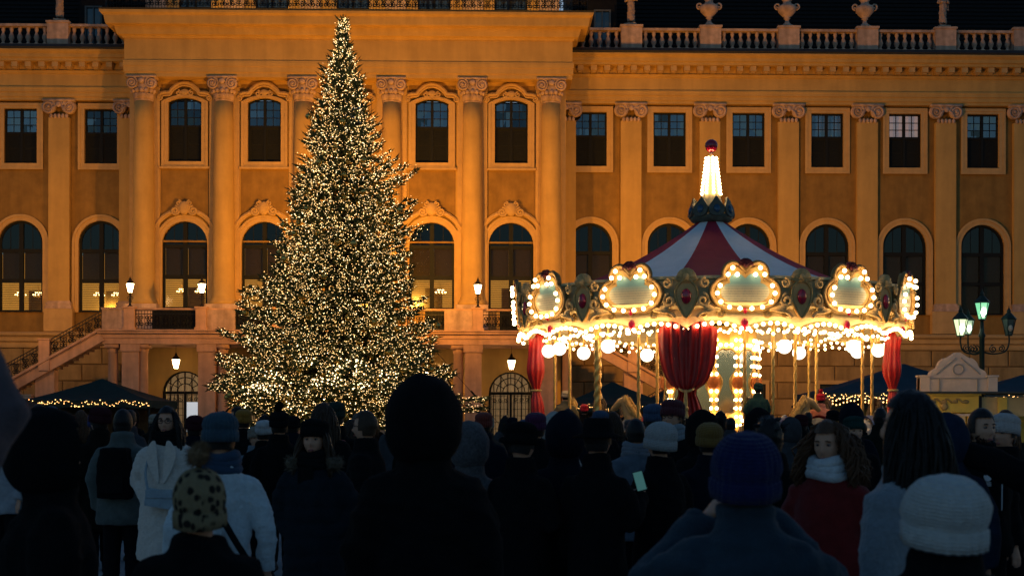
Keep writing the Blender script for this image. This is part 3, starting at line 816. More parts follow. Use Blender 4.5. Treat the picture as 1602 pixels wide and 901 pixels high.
floodlight(-9.1, 65.8, 9.0, (-13.5, 77, 17), 3400, 'floodlight on a post hidden behind the left half of the tree', 172)
floodlight(-5.9, 65.8, 9.0, (-3.0, 77, 17), 3400, 'floodlight on a post hidden behind the right half of the tree', 172)
floodlight(8.3, 63.0, 8.8, (17.0, 80, 17), 4100, 'floodlight on a post hidden behind the carousel roof', 172)
floodlight(-27.0, 64.0, 9.0, (-28, 80, 20), 2000, 'floodlight on a post past the left edge of the courtyard', 160)

# small uplights on the cornice ledge washing the attic storey
ULH = MB().box(-.18, .18, -.10, .10, 0, .10).box(-.16, .16, -.08, .08, .101, .15).mesh('housing', IRON)
ULL = MB().box(-.14, .14, -.06, .06, .151, .155).mesh('lens', FLOOD_GLASS)
for k, x in enumerate(CWIN):
    t = thing('uplight', 'small uplight on the cornice ledge below attic window ' + ('far left', 'second from left', 'in the middle', 'second from right', 'far right')[k], 'floodlight', palp(x + 1.8 if k < 4 else x + 1.2, CY - .6, az + .02), 0, 'uplights washing the attic storey')
    inst('housing', ULH, t); inst('lens', ULL, t)
    ld = bpy.data.lights.new('uplight_lamp', 'SPOT'); ld.energy = 170; ld.color = (1.0, .46, .05); ld.spot_size = radians(150); ld.spot_blend = 1; ld.shadow_soft_size = .1
    l = bpy.data.objects.new('uplight_lamp', ld); C.objects.link(l); l.parent = t; l.location = (0, 0, .2); l.rotation_euler = Vector((0, 1.0, .8)).to_track_quat('-Z', 'Y').to_euler()

# ------------------------------------------------------------------ lanterns on the terrace pedestals
def lantern_meshes(s=1.0):
    fr = MB(); gl = MB(); n = 6
    prof_g = [(.10, 0), (.21, .48)]
    for k in range(n):
        a = 2*pi*k/n
        fr.tube([(.105*cos(a)*s, .105*sin(a)*s, 0), (.215*cos(a)*s, .215*sin(a)*s, .48*s)], .014*s, 4)
    fr.lathe([(.12*s, -.03*s), (.12*s, .01*s)], n); fr.lathe([(.235*s, .48*s), (.25*s, .50*s), (.20*s, .56*s), (.10*s, .66*s), (.06*s, .7*s), (.07*s, .74*s), (.02*s, .84*s), (.005*s, .92*s)], n)
    gl.lathe([(.10*s, .01*s), (.205*s, .475*s)], n)
    return fr.mesh('lantern_frame', IRON), gl
LF, _g = lantern_meshes()
LANTGLASS = emis('lantern_glass_lit', (1.0, .62, .28), 26.0)
LG = _g.mesh('lantern_glass', LANTGLASS)
LB = MB().ball((0, 0, .2), .07, 10, 8, (1, 1, 1.5)).mesh('bulb', LAMPHOT)
LPOST = MB().lathe([(.14, 0), (.14, .05), (.07, .09), (.05, .2), (.09, .3), (.045, .4), (.04, .62), (.09, .68), (.05, .72)], 10)
for s in (-1, 1): LPOST.tube(spiral(s*.10, .48, .1, .02, 1.3, pi/2, s, 14, 0), .016, 5)
LPOST = LPOST.mesh('post', IRON, True)
def terrace_lamp(x, label):
    p = palp(x, TY0 + .05, tz + 1.12 + .105)
    t = thing('terrace_lamp', label, 'lamp', p, 0, 'lit lanterns on the terrace pedestals')
    inst('post', LPOST, t); inst('lantern_frame', LF, t, (0, 0, .74)); g = inst('lantern_glass', LG, t, (0, 0, .74))
terrace_lamp(pedx[0], 'lit iron lantern on the terrace pedestal at the top of the left stairs')
terrace_lamp(pedx[1], 'lit iron lantern on the terrace pedestal beside the left edge of the tree')
terrace_lamp(pedx[4], 'lit iron lantern on the terrace pedestal between tree and carousel')
terrace_lamp(pedx[5], 'lit iron lantern on the terrace pedestal behind the left end of the carousel')
def hanging_lamp(x, y, zc, label, drop):
    p = palp(x, y, zc)
    t = thing('hanging_lantern', label, 'lantern', p, 0, 'lanterns hanging in the hall under the terrace')
    inst('lantern_frame', LF, t, scale=(1.05,)*3); inst('lantern_glass', LG, t, scale=(1.05,)*3)
    MB().tube([(0, 0, .95), (0, 0, .95 + drop)], .012, 5).build('chain', IRON, t)
hanging_lamp(CWIN[0], -4.2, 4.35, 'lit lantern hanging before the left arched door under the terrace', .3)
hanging_lamp(CWIN[4], -4.2, 4.35, 'lit lantern hanging before the arched door left of the carousel', .3)
hanging_lamp(CWIN[3] - .1, -4.2, 4.0, 'lit lantern hanging behind the lower right branches of the tree', .65)
# small lit windows deep under the left stairs
for x in (WX(140), WX(178)):
    o = inst('window', gw, palace, (x, 0, 2.35)); MB().box(-.62, .62, -.07, -.06, .1, 1.3).build('pane', ROOMLIT, o)

# ------------------------------------------------------------------ urns on the balustrade
def urn(px, label):
    t = thing('stone_urn', label, 'urn', palp(WX(px), -.45, bz1 + .125), 0, 'stone urns on the roof balustrade')
    MB().lathe([(.36, 0), (.36, .1), (.26, .14), (.13, .3), (.11, .44), (.2, .5), (.15, .55), (.28, .66), (.50, .9), (.55, 1.12), (.46, 1.24), (.26, 1.34), (.22, 1.5), (.30, 1.6), (.34, 1.7), (.22, 1.8), (.10, 1.95), (.12, 2.05), (.04, 2.2)], 18).build('vase', STONE, t, smooth=True)
    for s in (-1, 1): MB().tube(spiral(s*.54, 1.22, .2, .05, 1.2, -pi/2, s, 14, 0), .055, 6).build('handle', STONE, t, smooth=True)
urn(1107, 'stone urn on the roof balustrade nearest the central block, left of three')
urn(1229, 'stone urn on the roof balustrade, middle one of three')
urn(1351, 'stone urn on the roof balustrade, rightmost of three')

# ------------------------------------------------------------------ market tents
TENT = mat('dark_green_canvas', (.012, .03, .026), .85, .2, 2, .2, 20)
TENTB = mat('blue_canvas', (.015, .045, .068), .85, .2, 2, .2, 20)
FAIRY = emis('fairy_bulb', (1.0, .48, .14), 6.0)
WOOD = mat('stall_wood', (.12, .075, .035), .8, .3, 4, .3, 15)
def tent(px, d, wid, dep, ez, pz_, label, m, lights=True, rz=0, counter=True, seed=1):
    rnd = random.Random(seed)
    t = thing('market_tent', label, 'tent', (PX(px, d), d, 0), rz, 'canvas market tents')
    hw, hd = wid / 2, dep / 2
    b = MB(); n = 10
    def edge(u):   # ring param -> unit square outline
        pts = [(-1,-1),(1,-1),(1,1),(-1,1)]
        k = int(u * 4) % 4; f2 = u * 4 - int(u * 4); a = pts[k]; e = pts[(k+1) % 4]
        return a[0] + (e[0]-a[0])*f2, a[1] + (e[1]-a[1])*f2
    rings = []
    for r in range(9):
        q = r / 8; ring = []
        for k in range(40):
            ex, ey = edge(k / 40); corner = max(0, abs(ex) + abs(ey) - 1)
            zz = ez + (pz_ - ez) * (1 - q) ** 1.15 - .10 * sin(pi * q) * (1 - corner)
            ring.append((ex * hw * max(q, .02), ey * hd * max(q, .02), zz))
        rings.append(ring)
    rings.append([(x, y, ez - .28 + .03 * sin(k * 1.9)) for k, (x, y, zz) in enumerate(rings[-1])])
    b.loft(rings, False); b.build('canopy', m, t)
    for sx in (-1, 1):
        for sy in (-1, 1): MB().tube([(sx*(hw-.08), sy*(hd-.08), 0), (sx*(hw-.08), sy*(hd-.08), ez)], .035, 6).build('pole', IRON, t)
    if counter:
        MB().box(-hw + .2, hw - .2, -hd + .1, -hd + .7, .0, .95).box(-hw + .15, hw - .15, -hd + .05, -hd + .75, .951, 1.0).build('counter', WOOD, t)
        MB().box(-hw + .15, hw - .15, hd - .15, hd - .1, 0, ez - .1).build('back_wall', WOOD, t)
    if lights:
        e = MB(); wire = []
        n = int(wid / .055)
        for k in range(n):
            x = -hw + wid * k / n
            e.ball((x + rnd.uniform(-.03, .03), -hd - .05, ez - .10 + .05 * sin(x * 5) + rnd.uniform(-.10, .08)), rnd.uniform(.010, .019), 5, 4)
            if k % 3 == 0: wire.append((x, -hd - .03, ez - .10 + .05 * sin(x * 5)))
        stuff(e.build('fairy_lights', FAIRY, t)); MB().tube(wire, .008, 4).build('wire', IRON, t)
    return t
tent(160, 52, 4.7, 4.0, PZ(627, 50), PZ(594, 52), 'dark green market tent with warm fairy lights left of the tree', TENT, seed=2)
tent(-40, 48, 4.2, 4.2, PZ(640, 46), PZ(592, 48), 'dark green market tent cut by the left edge below the stairs', TENT, seed=3)
tent(958, 55, 4.4, 4.0, PZ(632, 53), PZ(597, 55), 'dark green market tent seen through the left half of the carousel', TENT, seed=4)
tent(1060, 57, 3.6, 3.8, PZ(632, 55), PZ(600, 57), 'dark green market tent seen behind the red front curtain of the carousel', TENT, seed=5)
tent(1412, 50, 6.8, 4.4, PZ(613, 47.8), PZ(568, 50), 'blue market tent peaking between carousel and white-gabled kiosk', TENTB, seed=6)
tent(1600, 49, 5.0, 4.2, PZ(615, 47), PZ(585, 49), 'blue market tent behind the kiosk at the right edge', TENTB, seed=7)
# string of lights over the carnival booth seen through the carousel
t = thing('market_booth', 'yellow wooden booth with fairy-lit eaves seen through the right half of the carousel', 'booth', (PX(1325, 46), 46, 0))
YB = mat('yellow_paint', (.62, .40, .08), .6, .15, 3)
MB().box(-1.4, 1.4, 0, 1.4, 0, .75).build('counter', YB, t)
MB().box(-1.4, 1.4, 1.3, 1.4, .751, 2.0).build('back_wall', mat('booth_wall', (.5, .35, .12), .7, .2, 3), t)
for s in (-1, 1): MB().box(s*1.36 - .05, s*1.36 + .05, -.05, .05, .752, 2.05).build('post', YB, t)
b = MB(); b.box(-1.55, 1.55, -.25, 1.5, 2.051, 2.12); b.build('roof', TENT, t)
for r in range(2):
    e = MB()
    for k in range(26): e.ball((-1.5 + 3.0*k/25, -.27, 2.18 + .13*r + .05*sin(k*1.2 + r)), .024, 6, 4)
    stuff(e.build('fairy_lights', FAIRY, t))
MB().box(-1.5, 1.5, -.30, -.26, 2.0, 2.05).build('light_rail', IRON, t)

# ------------------------------------------------------------------ kiosk with baroque gable
def kiosk():
    d = 38.0; cx = PX(1497, d); z0 = PZ(614, d)
    t = thing('kiosk', 'yellow kiosk with a white scrolled gable below the street lamp', 'kiosk', (cx, d, 0))
    W = mat('white_painted_wood', (.82, .64, .50), .7, .12, 3, .1, 20)
    Y = mat('kiosk_yellow', (.80, .56, .10), .6, .08, 3)
    hw = 1.06
    out = [(-hw, 0), (hw, 0), (hw, .42), (.82, .42)]
    right = catmull([(.80, 0, .44), (.74, 0, .60), (.58, 0, .70), (.50, 0, .86), (.38, 0, .96), (.28, 0, .98), (.18, 0, 1.04), (.06, 0, 1.12)], 4, False)
    out += [(p.x, p.z) for p in right] + [(-p.x, p.z) for p in reversed(right)] + [(-.82, .42), (-hw, .42)]
    MB().plate(out, [], -.12, .12).build('gable', W, t, (0, 0, z0))
    s_ = MB()
    for s in (-1, 1):
        s_.tube(catmull([(s*.06, -.14, .98), (s*.22, -.14, .84), (s*.42, -.14, .68), (s*.6, -.14, .52)], 4, False), .018, 5)
        s_.tube([(s*.52, -.14, .06), (s*.52, -.14, .4)], .02, 5)
    s_.tube([(p[0], -.14, p[1]) for p in arc(0, .66, .14, 0, 2*pi, 16)], .02, 5)
    s_.box(-.8, .8, -.15, -.121, .40, .43)
    s_.build('gable_carving', mat('carving', (.45, .40, .36), .8), t, (0, 0, z0))
    for s in (-1, 1): MB().box(s*.93 - .13, s*.93 + .13, -.17, .17, .0, .45).box(s*.93 - .16, s*.93 + .16, -.2, .2, .452, .5).build('gable_block', W, t, (0, 0, z0))
    # fascia and body
    MB().box(-1.25, .55, -.15, .1, z0 - .52, z0 - .06).box(-1.3, .6, -.22, .15, z0 - .058, z0 - .004).build('fascia', Y, t)
    g = MB(); px = []
    for k in range(25):
        x = -1.0 + 1.2 * k / 24 ; px.append((x, -.165, z0 - .2 + .05 * sin(k * 1.05)))
    g.tube(px, .03, 5)
    for k in (0, 6, 12, 18, 24): g.ball((px[k][0], -.165, px[k][2] - .03), .07, 8, 6, (1.2, .4, .8))
    g.ball((-.4, -.17, z0 - .36), .11, 10, 8, (1, .4, 1))
    g.build('garland_carving', GOLD, t, smooth=True)
    MB().box(-1.2, 2.9, .02, 1.8, 0, .95).build('counter', Y, t)
    MB().box(.62, 3.0, -.05, .05, z0 - .62, z0 - .1).build('side_fascia', mat('worn_fascia', (.55, .42, .20), .7, .2, 2), t)
    MB().box(.56, .64, -.14, .08, 0, z0 - .1).build('post', IRON, t)
    MB().box(1.1, 1.35, -.1, -.052, .96, z0 - .1).build('side_panel', Y, t)
    MB().box(-1.3, 3.1, -.3, 1.9, z0 - .003, z0 + .05).build('roof', mat('kiosk_roof', (.06, .07, .07), .7), t)
    wf = MB().plate(rect(-1.05, .4, z0 - 1.1, z0 - .56), [rect(-.95, .3, z0 - 1.05, z0 - .62)], -.12, -.02); wf.box(-.34, -.30, -.1, -.04, z0 - 1.05, z0 - .62); wf.build('window_frame', W, t)
    MB().box(-.95, .3, .2, .22, z0 - 1.05, z0 - .62).build('window_glow', mat('kiosk_window', (.5, .38, .2), .8, .25, 6, emit=(1, .6, .25), estr=.12), t)
    MB().box(-1.2, 2.9, 1.7, 1.78, .951, z0 - .1).build('back_wall', Y, t)
kiosk()

# ------------------------------------------------------------------ four-armed street lamp
def street_lamp():
    d = 40.0; x = PX(1536, d)
    t = thing('street_lamp', 'green iron street lamp with four lanterns behind the kiosk', 'street lamp', (x, d, 0))
    G = mat('green_iron', (.012, .03, .024), .5, .2, 6)
    zt = PZ(497, d)
    MB().lathe([(.3, 0), (.3, .3), (.18, .4), (.13, .9), (.08, 1.0), (.075, zt - .55), (.11, zt - .5), (.06, zt - .4), (.05, zt)], 12).build('post', G, t, smooth=True)
    fr, gl = lantern_meshes(.98)
    fr.materials[0] = G
    warm = emis('lantern_warm_lit', (.80, 1.0, .52), 1.2); green = emis('lantern_green_lit', (.25, 1.0, .50), .75)
    dim = emis('lantern_dim', (.55, .9, .6), .35); off = mat('lantern_unlit', (.10, .14, .12), .2, .1)
    hot = emis('lamp_core', (.9, 1.0, .8), 25.0); coreoff = mat('lamp_core_off', (.5, .45, .35), .4)
    spots = [(-.62, .0, zt - .50, warm, hot, 1.0), (.0, .0, zt - .02, green, hot, 1.0), (-.22, .55, zt - .42, dim, hot, .85), (.78, .0, zt - .47, off, coreoff, .95)]
    names_ = ['lantern with warm white light', 'top lantern with green light', 'rear lantern with faint light', 'unlit lantern']
    for (lx, ly, lz, gm, cm, s), nm in zip(spots, names_):
        L_ = inst('lantern', fr, t, (lx, ly, lz), scale=(s,)*3); L_['label'] = nm
        g = inst('lantern_glass', gl.mesh('lantern_glass', gm), L_)
        # the bulb sits outside the translucent pane as a bright core
        MB().ball((0, -.13, .2), .075, 10, 8, (1, .8, 1.3)).build('bulb', cm, L_)
        if abs(lx) > .1:
            a = MB(); sg = 1 if lx > 0 else -1
            a.tube(catmull([(0, 0, zt - .95), (lx*.4, ly*.5, zt - 1.02), (lx*.85, ly*.9, zt - .95), (lx, ly, zt - .72), (lx, ly, lz - .02)], 5, False), .026, 6)
            a.tube(spiral(lx*.42, zt - .88, .12, .02, 1.5, pi/2, sg, 18, ly*.4), .018, 5); a.tube(spiral(lx*.72, zt - .86, .10, .02, 1.5, pi/2, -sg, 18, ly*.7), .018, 5)
            a.build('arm', G, t)
street_lamp()

# lit notice panel in the left doorway
t = thing('notice_panel', 'small lit white notice panel standing in the left arched doorway', 'notice panel', palp(CXx(306), CY - .9, 0))
MB().box(-.30, .30, -.03, .03, .9, 2.55).build('panel', emis('white_panel', (.85, .92, 1.0), .5), t)
MB().box(-.34, .34, -.05, .05, .86, .899).box(-.05, .05, -.04, .04, .05, .859).box(-.25, .25, -.2, .2, 0, .049).build('stand', IRON, t)
# ------------------------------------------------------------------ Christmas tree
def xmas_tree():
    rnd = random.Random(11)
    D = 60.0; tx = PX(535, D); H = PZ(36, D)
    t = thing('christmas_tree', 'tall conical fir covered in thousands of warm white lights', 'tree', (tx, D, 0))
    BARK = mat('fir_bark', (.06, .04, .025), .9, .3, 5)
    NEED = mat('fir_needles', (.115, .135, .05), .75, .35, 2.5, coord='Object')
    MB().lathe([(.32, 0), (.28, 2), (.2, 8), (.12, 14), (.03, H - .3)], 10).build('trunk', BARK, t)
    # half width of the crown by height (left, right), read from the outline
    prof_ = [(1.5, 4.3, 3.4), (2.2, 4.9, 5.0), (3.2, 5.2, 5.2), (4.3, 5.3, 4.4), (5.4, 5.3, 3.5), (6.5, 5.1, 3.1), (7.3, 4.2, 3.6), (8.2, 3.1, 3.7), (9.0, 2.8, 2.8), (10.1, 2.4, 3.1), (11.1, 2.65, 2.3), (11.8, 2.0, 2.3), (12.9, 1.85, 1.9), (14.0, 1.55, 1.5), (15.2, 1.12, 1.25), (16.4, .74, .80), (17.2, .46, .48), (17.9, .24, .24), (H, .0, .0)]
    def halfw(z, ca):
        for (z0, l0, r0), (z1, l1, r1) in zip(prof_[:-1], prof_[1:]):
            if z0 <= z <= z1:
                f = (z - z0) / (z1 - z0); l = l0 + (l1 - l0) * f; r = r0 + (r1 - r0) * f
                return r * (.5 + .5 * ca) + l * (.5 - .5 * ca)
        return prof_[0][1] if z < prof_[0][0] else .05
    limb = MB(); leaf_v = []; leaf_f = []; lights = []
    def sprig(p, d, L):
        """a flat spray of needles: a few narrow blades along d"""
        d = d.normalized(); side = d.cross(Vector((0, 0, 1)))
        if side.length < .1: side = Vector((1, 0, 0))
        side.normalize(); up = side.cross(d)
        for k in range(5):
            s = (k - 2) / 2; dd = (d + side * s * .95 + up * rnd.uniform(-.35, .45)).normalized()
            l = L * (1 - .35 * abs(s)) * rnd.uniform(.7, 1.15)
            q = p + d * L * .25 * (2 - abs(k - 2)) * .5
            w_ = dd.cross(up).normalized() * L * .09; w_.rotate(Matrix.Rotation(rnd.uniform(-1, 1), 3, dd))
            o = len(leaf_v)
            leaf_v.extend([q - w_, q + w_, q + dd * l * .6 + w_ * .9, q + dd * l, q + dd * l * .6 - w_ * .9])
            leaf_f.append((o, o + 1, o + 2, o + 3, o + 4))
    z = 1.7
    nb = 0
    while z < H - .15:
        f = (z - 1.7) / (H - 1.7)
        n = int(15 - 7 * f); a0 = rnd.uniform(0, 6.28)
        for k in range(n):
            a = a0 + 2*pi*(k + rnd.uniform(-.3, .3)) / n
            ca, sa = cos(a), sin(a)
            R = max(.05, halfw(z, ca) - .22 + .04 * f) * rnd.uniform(.76, 1.12) * (1 + .36 * noise.noise(Vector((ca * 1.6, sa * 1.6, z * .75))) + .10 * noise.noise(Vector((ca * 4, sa * 4, z * 1.7 + 9))))
            if rnd.random() < .07: R *= 1.16
            zz = z + rnd.uniform(-.12, .12)
            droop = -.16 * R * (1 - f * .8) ; lift = .10 * R
            pts = []
            for i in range(7):
                q = i / 6
                pts.append(Vector((ca * R * q, sa * R * q, zz + droop * q * 1.4 + (lift + .25 * f * R) * q ** 3 + .25)))
            limb.tube(pts, [.05 * (1 - q / 6.5) * (1 - .5 * f) + .008 for q in range(7)], 4)
            nb += 1
            m = max(3, int(R * 5.4))
            for i in range(m):
                q = (i + rnd.random()) / m
                q = .12 + .88 * q ** .75
                j = min(5, int(q * 6)); g = q * 6 - j
                p = pts[j].lerp(pts[j + 1], g); ax = (pts[j + 1] - pts[j]).normalized()
                side = ax.cross(Vector((0, 0, 1))).normalized()
                wid = (.10 + .30 * R * (1 - q) + .12) * min(1, .35 + R * .3)
                for s in (-1, 1):
                    for _ in range(2):
                        off = rnd.uniform(.1, 1) * wid
                        pp = p + side * s * off + ax * off * .35 + Vector((0, 0, rnd.uniform(-.16, .10) - .12 * off))
                        dr = (ax * .8 + side * s * .7 + Vector((0, 0, rnd.uniform(-.3, .3))))
                        sprig(pp, dr, rnd.uniform(.26, .46) * (.50 + .50 * (1 - f)))
                        if q > .38 and rnd.random() < 1.3 + 1.0 * noise.noise(pp * .8): lights.extend([pp + dr.normalized() * rnd.uniform(.05, .22) + Vector((rnd.uniform(-.08, .08), rnd.uniform(-.08, .08), rnd.uniform(-.05, .12))) for _q in range(2 if rnd.random() < .75 else 1)])
            sprig(pts[-1], pts[-1] - pts[-2], .4)
            lights.append(pts[-1] + Vector((0, 0, .05)))
        z += .40 - .15 * f
    for k in range(26):
        zz = H - .9 * k / 26; a = rnd.uniform(0, 6.28)
        sprig(Vector((0, 0, zz - .25)), Vector((cos(a) * .5, sin(a) * .5, .9)), .20)
        lights.append(Vector((cos(a) * .07, sin(a) * .07, zz + rnd.uniform(-.1, .1))))
    limb.build('limbs', BARK, t)
    me = bpy.data.meshes.new('crown'); me.from_pydata([tuple(v) for v in leaf_v], [], leaf_f); me.update(); me.materials.append(NEED)
    stuff(inst('crown', me, t))
    # lights: 300 nearest the camera as parts, the rest as one string
    BUL = emis('tree_bulb_warm', (1.0, .57, .19), 5.0); BULW = emis('tree_bulb_white', (1.0, .72, .36), 8.0)
    vis = [p for p in lights if p.y < 2.2]
    back = [p for p in lights if p.y >= 2.2]
    rnd.shuffle(vis)
    vis.sort(key=lambda p: p.y + rnd.uniform(0, 3))
    bm_ = MB().octa((0, 0, 0), .028).mesh('bulb', BULW)
    for p in vis[:300]: inst('bulb', bm_, t, p)
    b1 = MB(); b2 = MB()
    for i, p in enumerate(vis[300:] + back[::2]):
        (b1 if rnd.random() < .78 else b2).octa(p, rnd.uniform(.007, .0185))
    stuff(b1.build('light_string', BUL, t)); stuff(b2.build('light_string', BULW, t))
    # golden baubles
    GB = mat('gold_bauble', (.75, .48, .12), .25, .1, 5, metal=.9)
    gb = MB().ball((0, 0, 0), .15, 14, 10).lathe([(.04, .14), (.04, .19)], 8).mesh('bauble', GB, True)
    cand = [p for p in vis if p.z < 15]; rnd.shuffle(cand)
    for p in cand[:230]: inst('bauble', gb, t, p + Vector((0, -.12, -.18)), scale=(rnd.uniform(.7, 1.1),) * 3)
    print('tree', nb, len(leaf_f), len(lights))
    # topper star of lights
    st = MB(); st.tube([(0, 0, H - .35), (0, 0, H + .12)], .025, 6)
    for k in range(8):
        a = 2*pi*k/8; st.tube([(0, 0, H), (.16*cos(a), -.02, H + .16*sin(a))], [.03, .005], 5)
    st.build('topper', BULW, t)
    # guy wires
    for (zz, ex, ey, nm) in ((9.0, 7.6, 67.0, 'upper'), (5.6, 6.0, 66.0, 'lower')):
        g = thing('guy_wire', f'{nm} thin steel wire bracing the tree on its right side', 'wire', (tx, D, 0), 0, 'wires bracing the tree')
        a = Vector((0.3, .3, zz)); e = Vector((ex + .3, ey - D, .1))
        MB().tube([a, (a + e) / 2 - Vector((0, 0, .05)), e], .012, 5).build('cable', IRON, g)
        q = e + (a - e) * .2; r = e + (a - e) * .32
        MB().tube([q, r], .045, 6).build('tensioner', IRON, g)
    g = thing('guy_wire', 'thin steel wire bracing the tree on its left side', 'wire', (tx, D, 0), 0, 'wires bracing the tree')
    a = Vector((-.3, .3, 7.5)); e = Vector((-8.0, 6.5, .1))
    MB().tube([a, (a + e) / 2 - Vector((0, 0, .05)), e], .012, 5).build('cable', IRON, g)
    MB().tube([e + (a - e) * .2, e + (a - e) * .32], .045, 6).build('tensioner', IRON, g)
xmas_tree()
# ------------------------------------------------------------------ carousel
BULB = emis('carousel_bulb', (1.0, .64, .28), 20.0)
def carousel():
    rnd = random.Random(5)
    D = 35.14; cx = 5.06; R = 4.75; N = 12; TH0 = radians(0.5)
    t = thing('carousel', 'round striped-roof carousel with bulb-lit painted crests', 'carousel', (cx, D, 0))
    A = lambda th, r: (r * sin(th), -r * cos(th))         # th measured from the camera side, to the right
    CRM = mat('cream_gilt_panel', (.90, .68, .36), .6, .22, 4, .25, 18)
    RED = mat('red_satin', (.48, .014, .012), .38, .25, 4, spec=.5); GEM = mat('ruby_gem', (.35, .005, .03), .12, .1, 3, spec=.8)
    STR = mat('canvas_red', (.42, .025, .05), .8, .15, 2, .15, 20); STW = mat('canvas_white', (.88, .86, .84), .8, .08, 2, .15, 20)
    DK = mat('antique_gilt', (.74, .48, .20), .7, .35, 10, .3, 20, metal=.0); DKR = mat('plum_shell', (.09, .012, .02), .5, .3, 8)
    DKC = mat('crown_bronze', (.10, .10, .07), .5, .4, 10, .3, 20)
    BLUE = mat('sapphire', (.01, .06, .12), .15, .2, 4, spec=.8)
    zr0, zr1, zr2, zr3 = 3.62, 3.86, 4.14, 4.72
    # rounding boards: 12 boards with scalloped lower edge
    for k in range(N):
        th = TH0 + 2*pi*k/N
        b = MB(); m = 24; inner = []; 
        rows = []
        for i in range(m + 1):
            u = -1 + 2*i/m; a = th + u * pi / N
            sc = .0 + .17 * abs(sin(u * pi * 1.0)) ** .8 if True else 0
            rows.append((a, zr0 + sc))
        vs = []
        for (a, zb) in rows:
            for (r, z) in ((R + .02, zb), (R + .06, zr1 + .05), (R + .02, zr2 - .06), (R + .14, zr2), (R + .16, zr2 + .07), (R + .03, zr2 + .1), (R + .02, zr3), (R + .10, zr3 + .03), (R + .10, zr3 + .09), (R - .05, zr3 + .09), (R - .05, zb)):
                x, y = A(a, r); vs.append((x, y, z))
        P = 11
        fs = [(i*P + j, (i+1)*P + j, (i+1)*P + (j+1) % P, i*P + (j+1) % P) for i in range(m) for j in range(P)]
        b.add(vs, fs); b.build('rounding_board', CRM, t)
        # gilded scallop rim
        pts = [(A(a, R + .05)[0], A(a, R + .05)[1], zb) for a, zb in rows]
        MB().tube(pts, .028, 6).build('gilt_rim', GOLD, t)
        # scroll relief on the board
        sc = MB()
        for s in (-1, 1):
            for r0, u0 in ((.13, .42), (.10, .72)):
                sp = spiral(0, 0, r0, .02, 1.4, pi/2, s, 14, 0)
                sc.tube([(A(th + s*u0*pi/N + p[0]/R, R + .07)[0], A(th + s*u0*pi/N + p[0]/R, R + .07)[1], 3.98 + p[2]) for p in sp], .022, 5)
        sc.build('scroll_relief', GOLD, t)
    CH_ = MB().ball((0, 0, 0), 1, 12, 8)
    gemm = MB().ball((0, 0, 0), 1, 14, 10).mesh('gem', GEM, True)
    # crests
    half = [(0, 0), (.34, .01), (.60, .11), (.75, .32), (.74, .52), (.60, .68), (.475, .735), (.49, .86), (.43, 1.0), (.29, 1.08), (.14, 1.04), (.05, .95), (0, .90)]
    pts = [(x, 0, z) for x, z in half] + [(-x, 0, z) for x, z in reversed(half[1:-1])]
    outl = catmull(pts, 4)
    plate_ = MB().plate([(p.x, p.z) for p in outl], [], .0, .08).mesh('crest', mat('crest_wood', (.42, .27, .10), .7, .25, 6))
    inn = [((p.x) * .86, (p.z - .46) * .84 + .46) for p in outl]
    rim = MB().tube([(p.x, -.02, p.z) for p in outl], .05, 7, closed=True).tube([(x, -.02, z) for x, z in [((p.x) * .84, (p.z - .46) * .82 + .46) for p in outl]], .02, 5, closed=True).mesh('crest_rim', mat('crest_rim_gilt', (.28, .17, .06), .6, .3, 9), True)
    def painting(seed):
        m = bpy.data.materials.new('painted_view'); m.use_nodes = True
        n = m.node_tree.nodes; L = m.node_tree.links; bs = n['Principled BSDF']; bs.inputs['Roughness'].default_value = .35
        tc = n.new('ShaderNodeTexCoord'); mp = n.new('ShaderNodeMapping'); mp.inputs['Location'].default_value = (seed * 3.1, 0, 0); mp.inputs['Scale'].default_value = (5, 1, 4)
        sw = n.new('ShaderNodeSeparateXYZ'); cb_ = n.new('ShaderNodeCombineXYZ')
        L.new(tc.outputs['Object'], mp.inputs[0]); L.new(mp.outputs[0], sw.inputs[0]); L.new(sw.outputs['X'], cb_.inputs['X']); L.new(sw.outputs['Z'], cb_.inputs['Y'])
        vo = n.new('ShaderNodeTexBrick'); vo.inputs['Scale'].default_value = 2.2; vo.inputs['Mortar Size'].default_value = .05; vo.offset = 0; vo.inputs['Brick Width'].default_value = .28; vo.inputs['Row Height'].default_value = .5
        vo.inputs['Color1'].default_value = (.16, .20, .20, 1); vo.inputs['Color2'].default_value = (.34, .30, .22, 1); vo.inputs['Mortar'].default_value = (.75, .68, .52, 1)
        L.new(cb_.outputs[0], vo.inputs['Vector'])
        r = n.new('ShaderNodeMixRGB'); r.inputs[0].default_value = .25; r.inputs[2].default_value = (.2, .28, .22, 1); L.new(vo.outputs['Color'], r.inputs[1])
        sx = n.new('ShaderNodeSeparateXYZ'); L.new(tc.outputs['Object'], sx.inputs[0])
        r2 = n.new('ShaderNodeValToRGB'); r2.color_ramp.elements[0].position = .45; r2.color_ramp.elements[1].position = .62
        L.new(sx.outputs['Z'], r2.inputs[0])
        mx = n.new('ShaderNodeMixRGB'); L.new(r2.outputs[0], mx.inputs[0]); L.new(r.outputs[0], mx.inputs[1]); mx.inputs[2].default_value = (.14, .30, .36, 1)
        L.new(mx.outputs[0], bs.inputs['Base Color']); return m
    pics = [painting(i) for i in range(4)]
    pic = [MB().plate([((p.x) * .70, (p.z - .42) * .62 + .42) for p in outl], [], -.015, .004).mesh('painting', pics[i]) for i in range(4)]
    bulb = MB().ball((0, 0, 0), .047, 10, 7).mesh('bulb', BULB, True)
    sock = MB().lathe([(.07, 0), (.07, .02)], 10).mesh('socket', GOLD)
    half_b = [(.13, .04), (.36, .07), (.55, .19), (.63, .38), (.57, .55), (.20, .80), (.40, .80), (.30, .95)]
    bl = half_b + [(-x, z) for x, z in half_b]
    shell = MB()
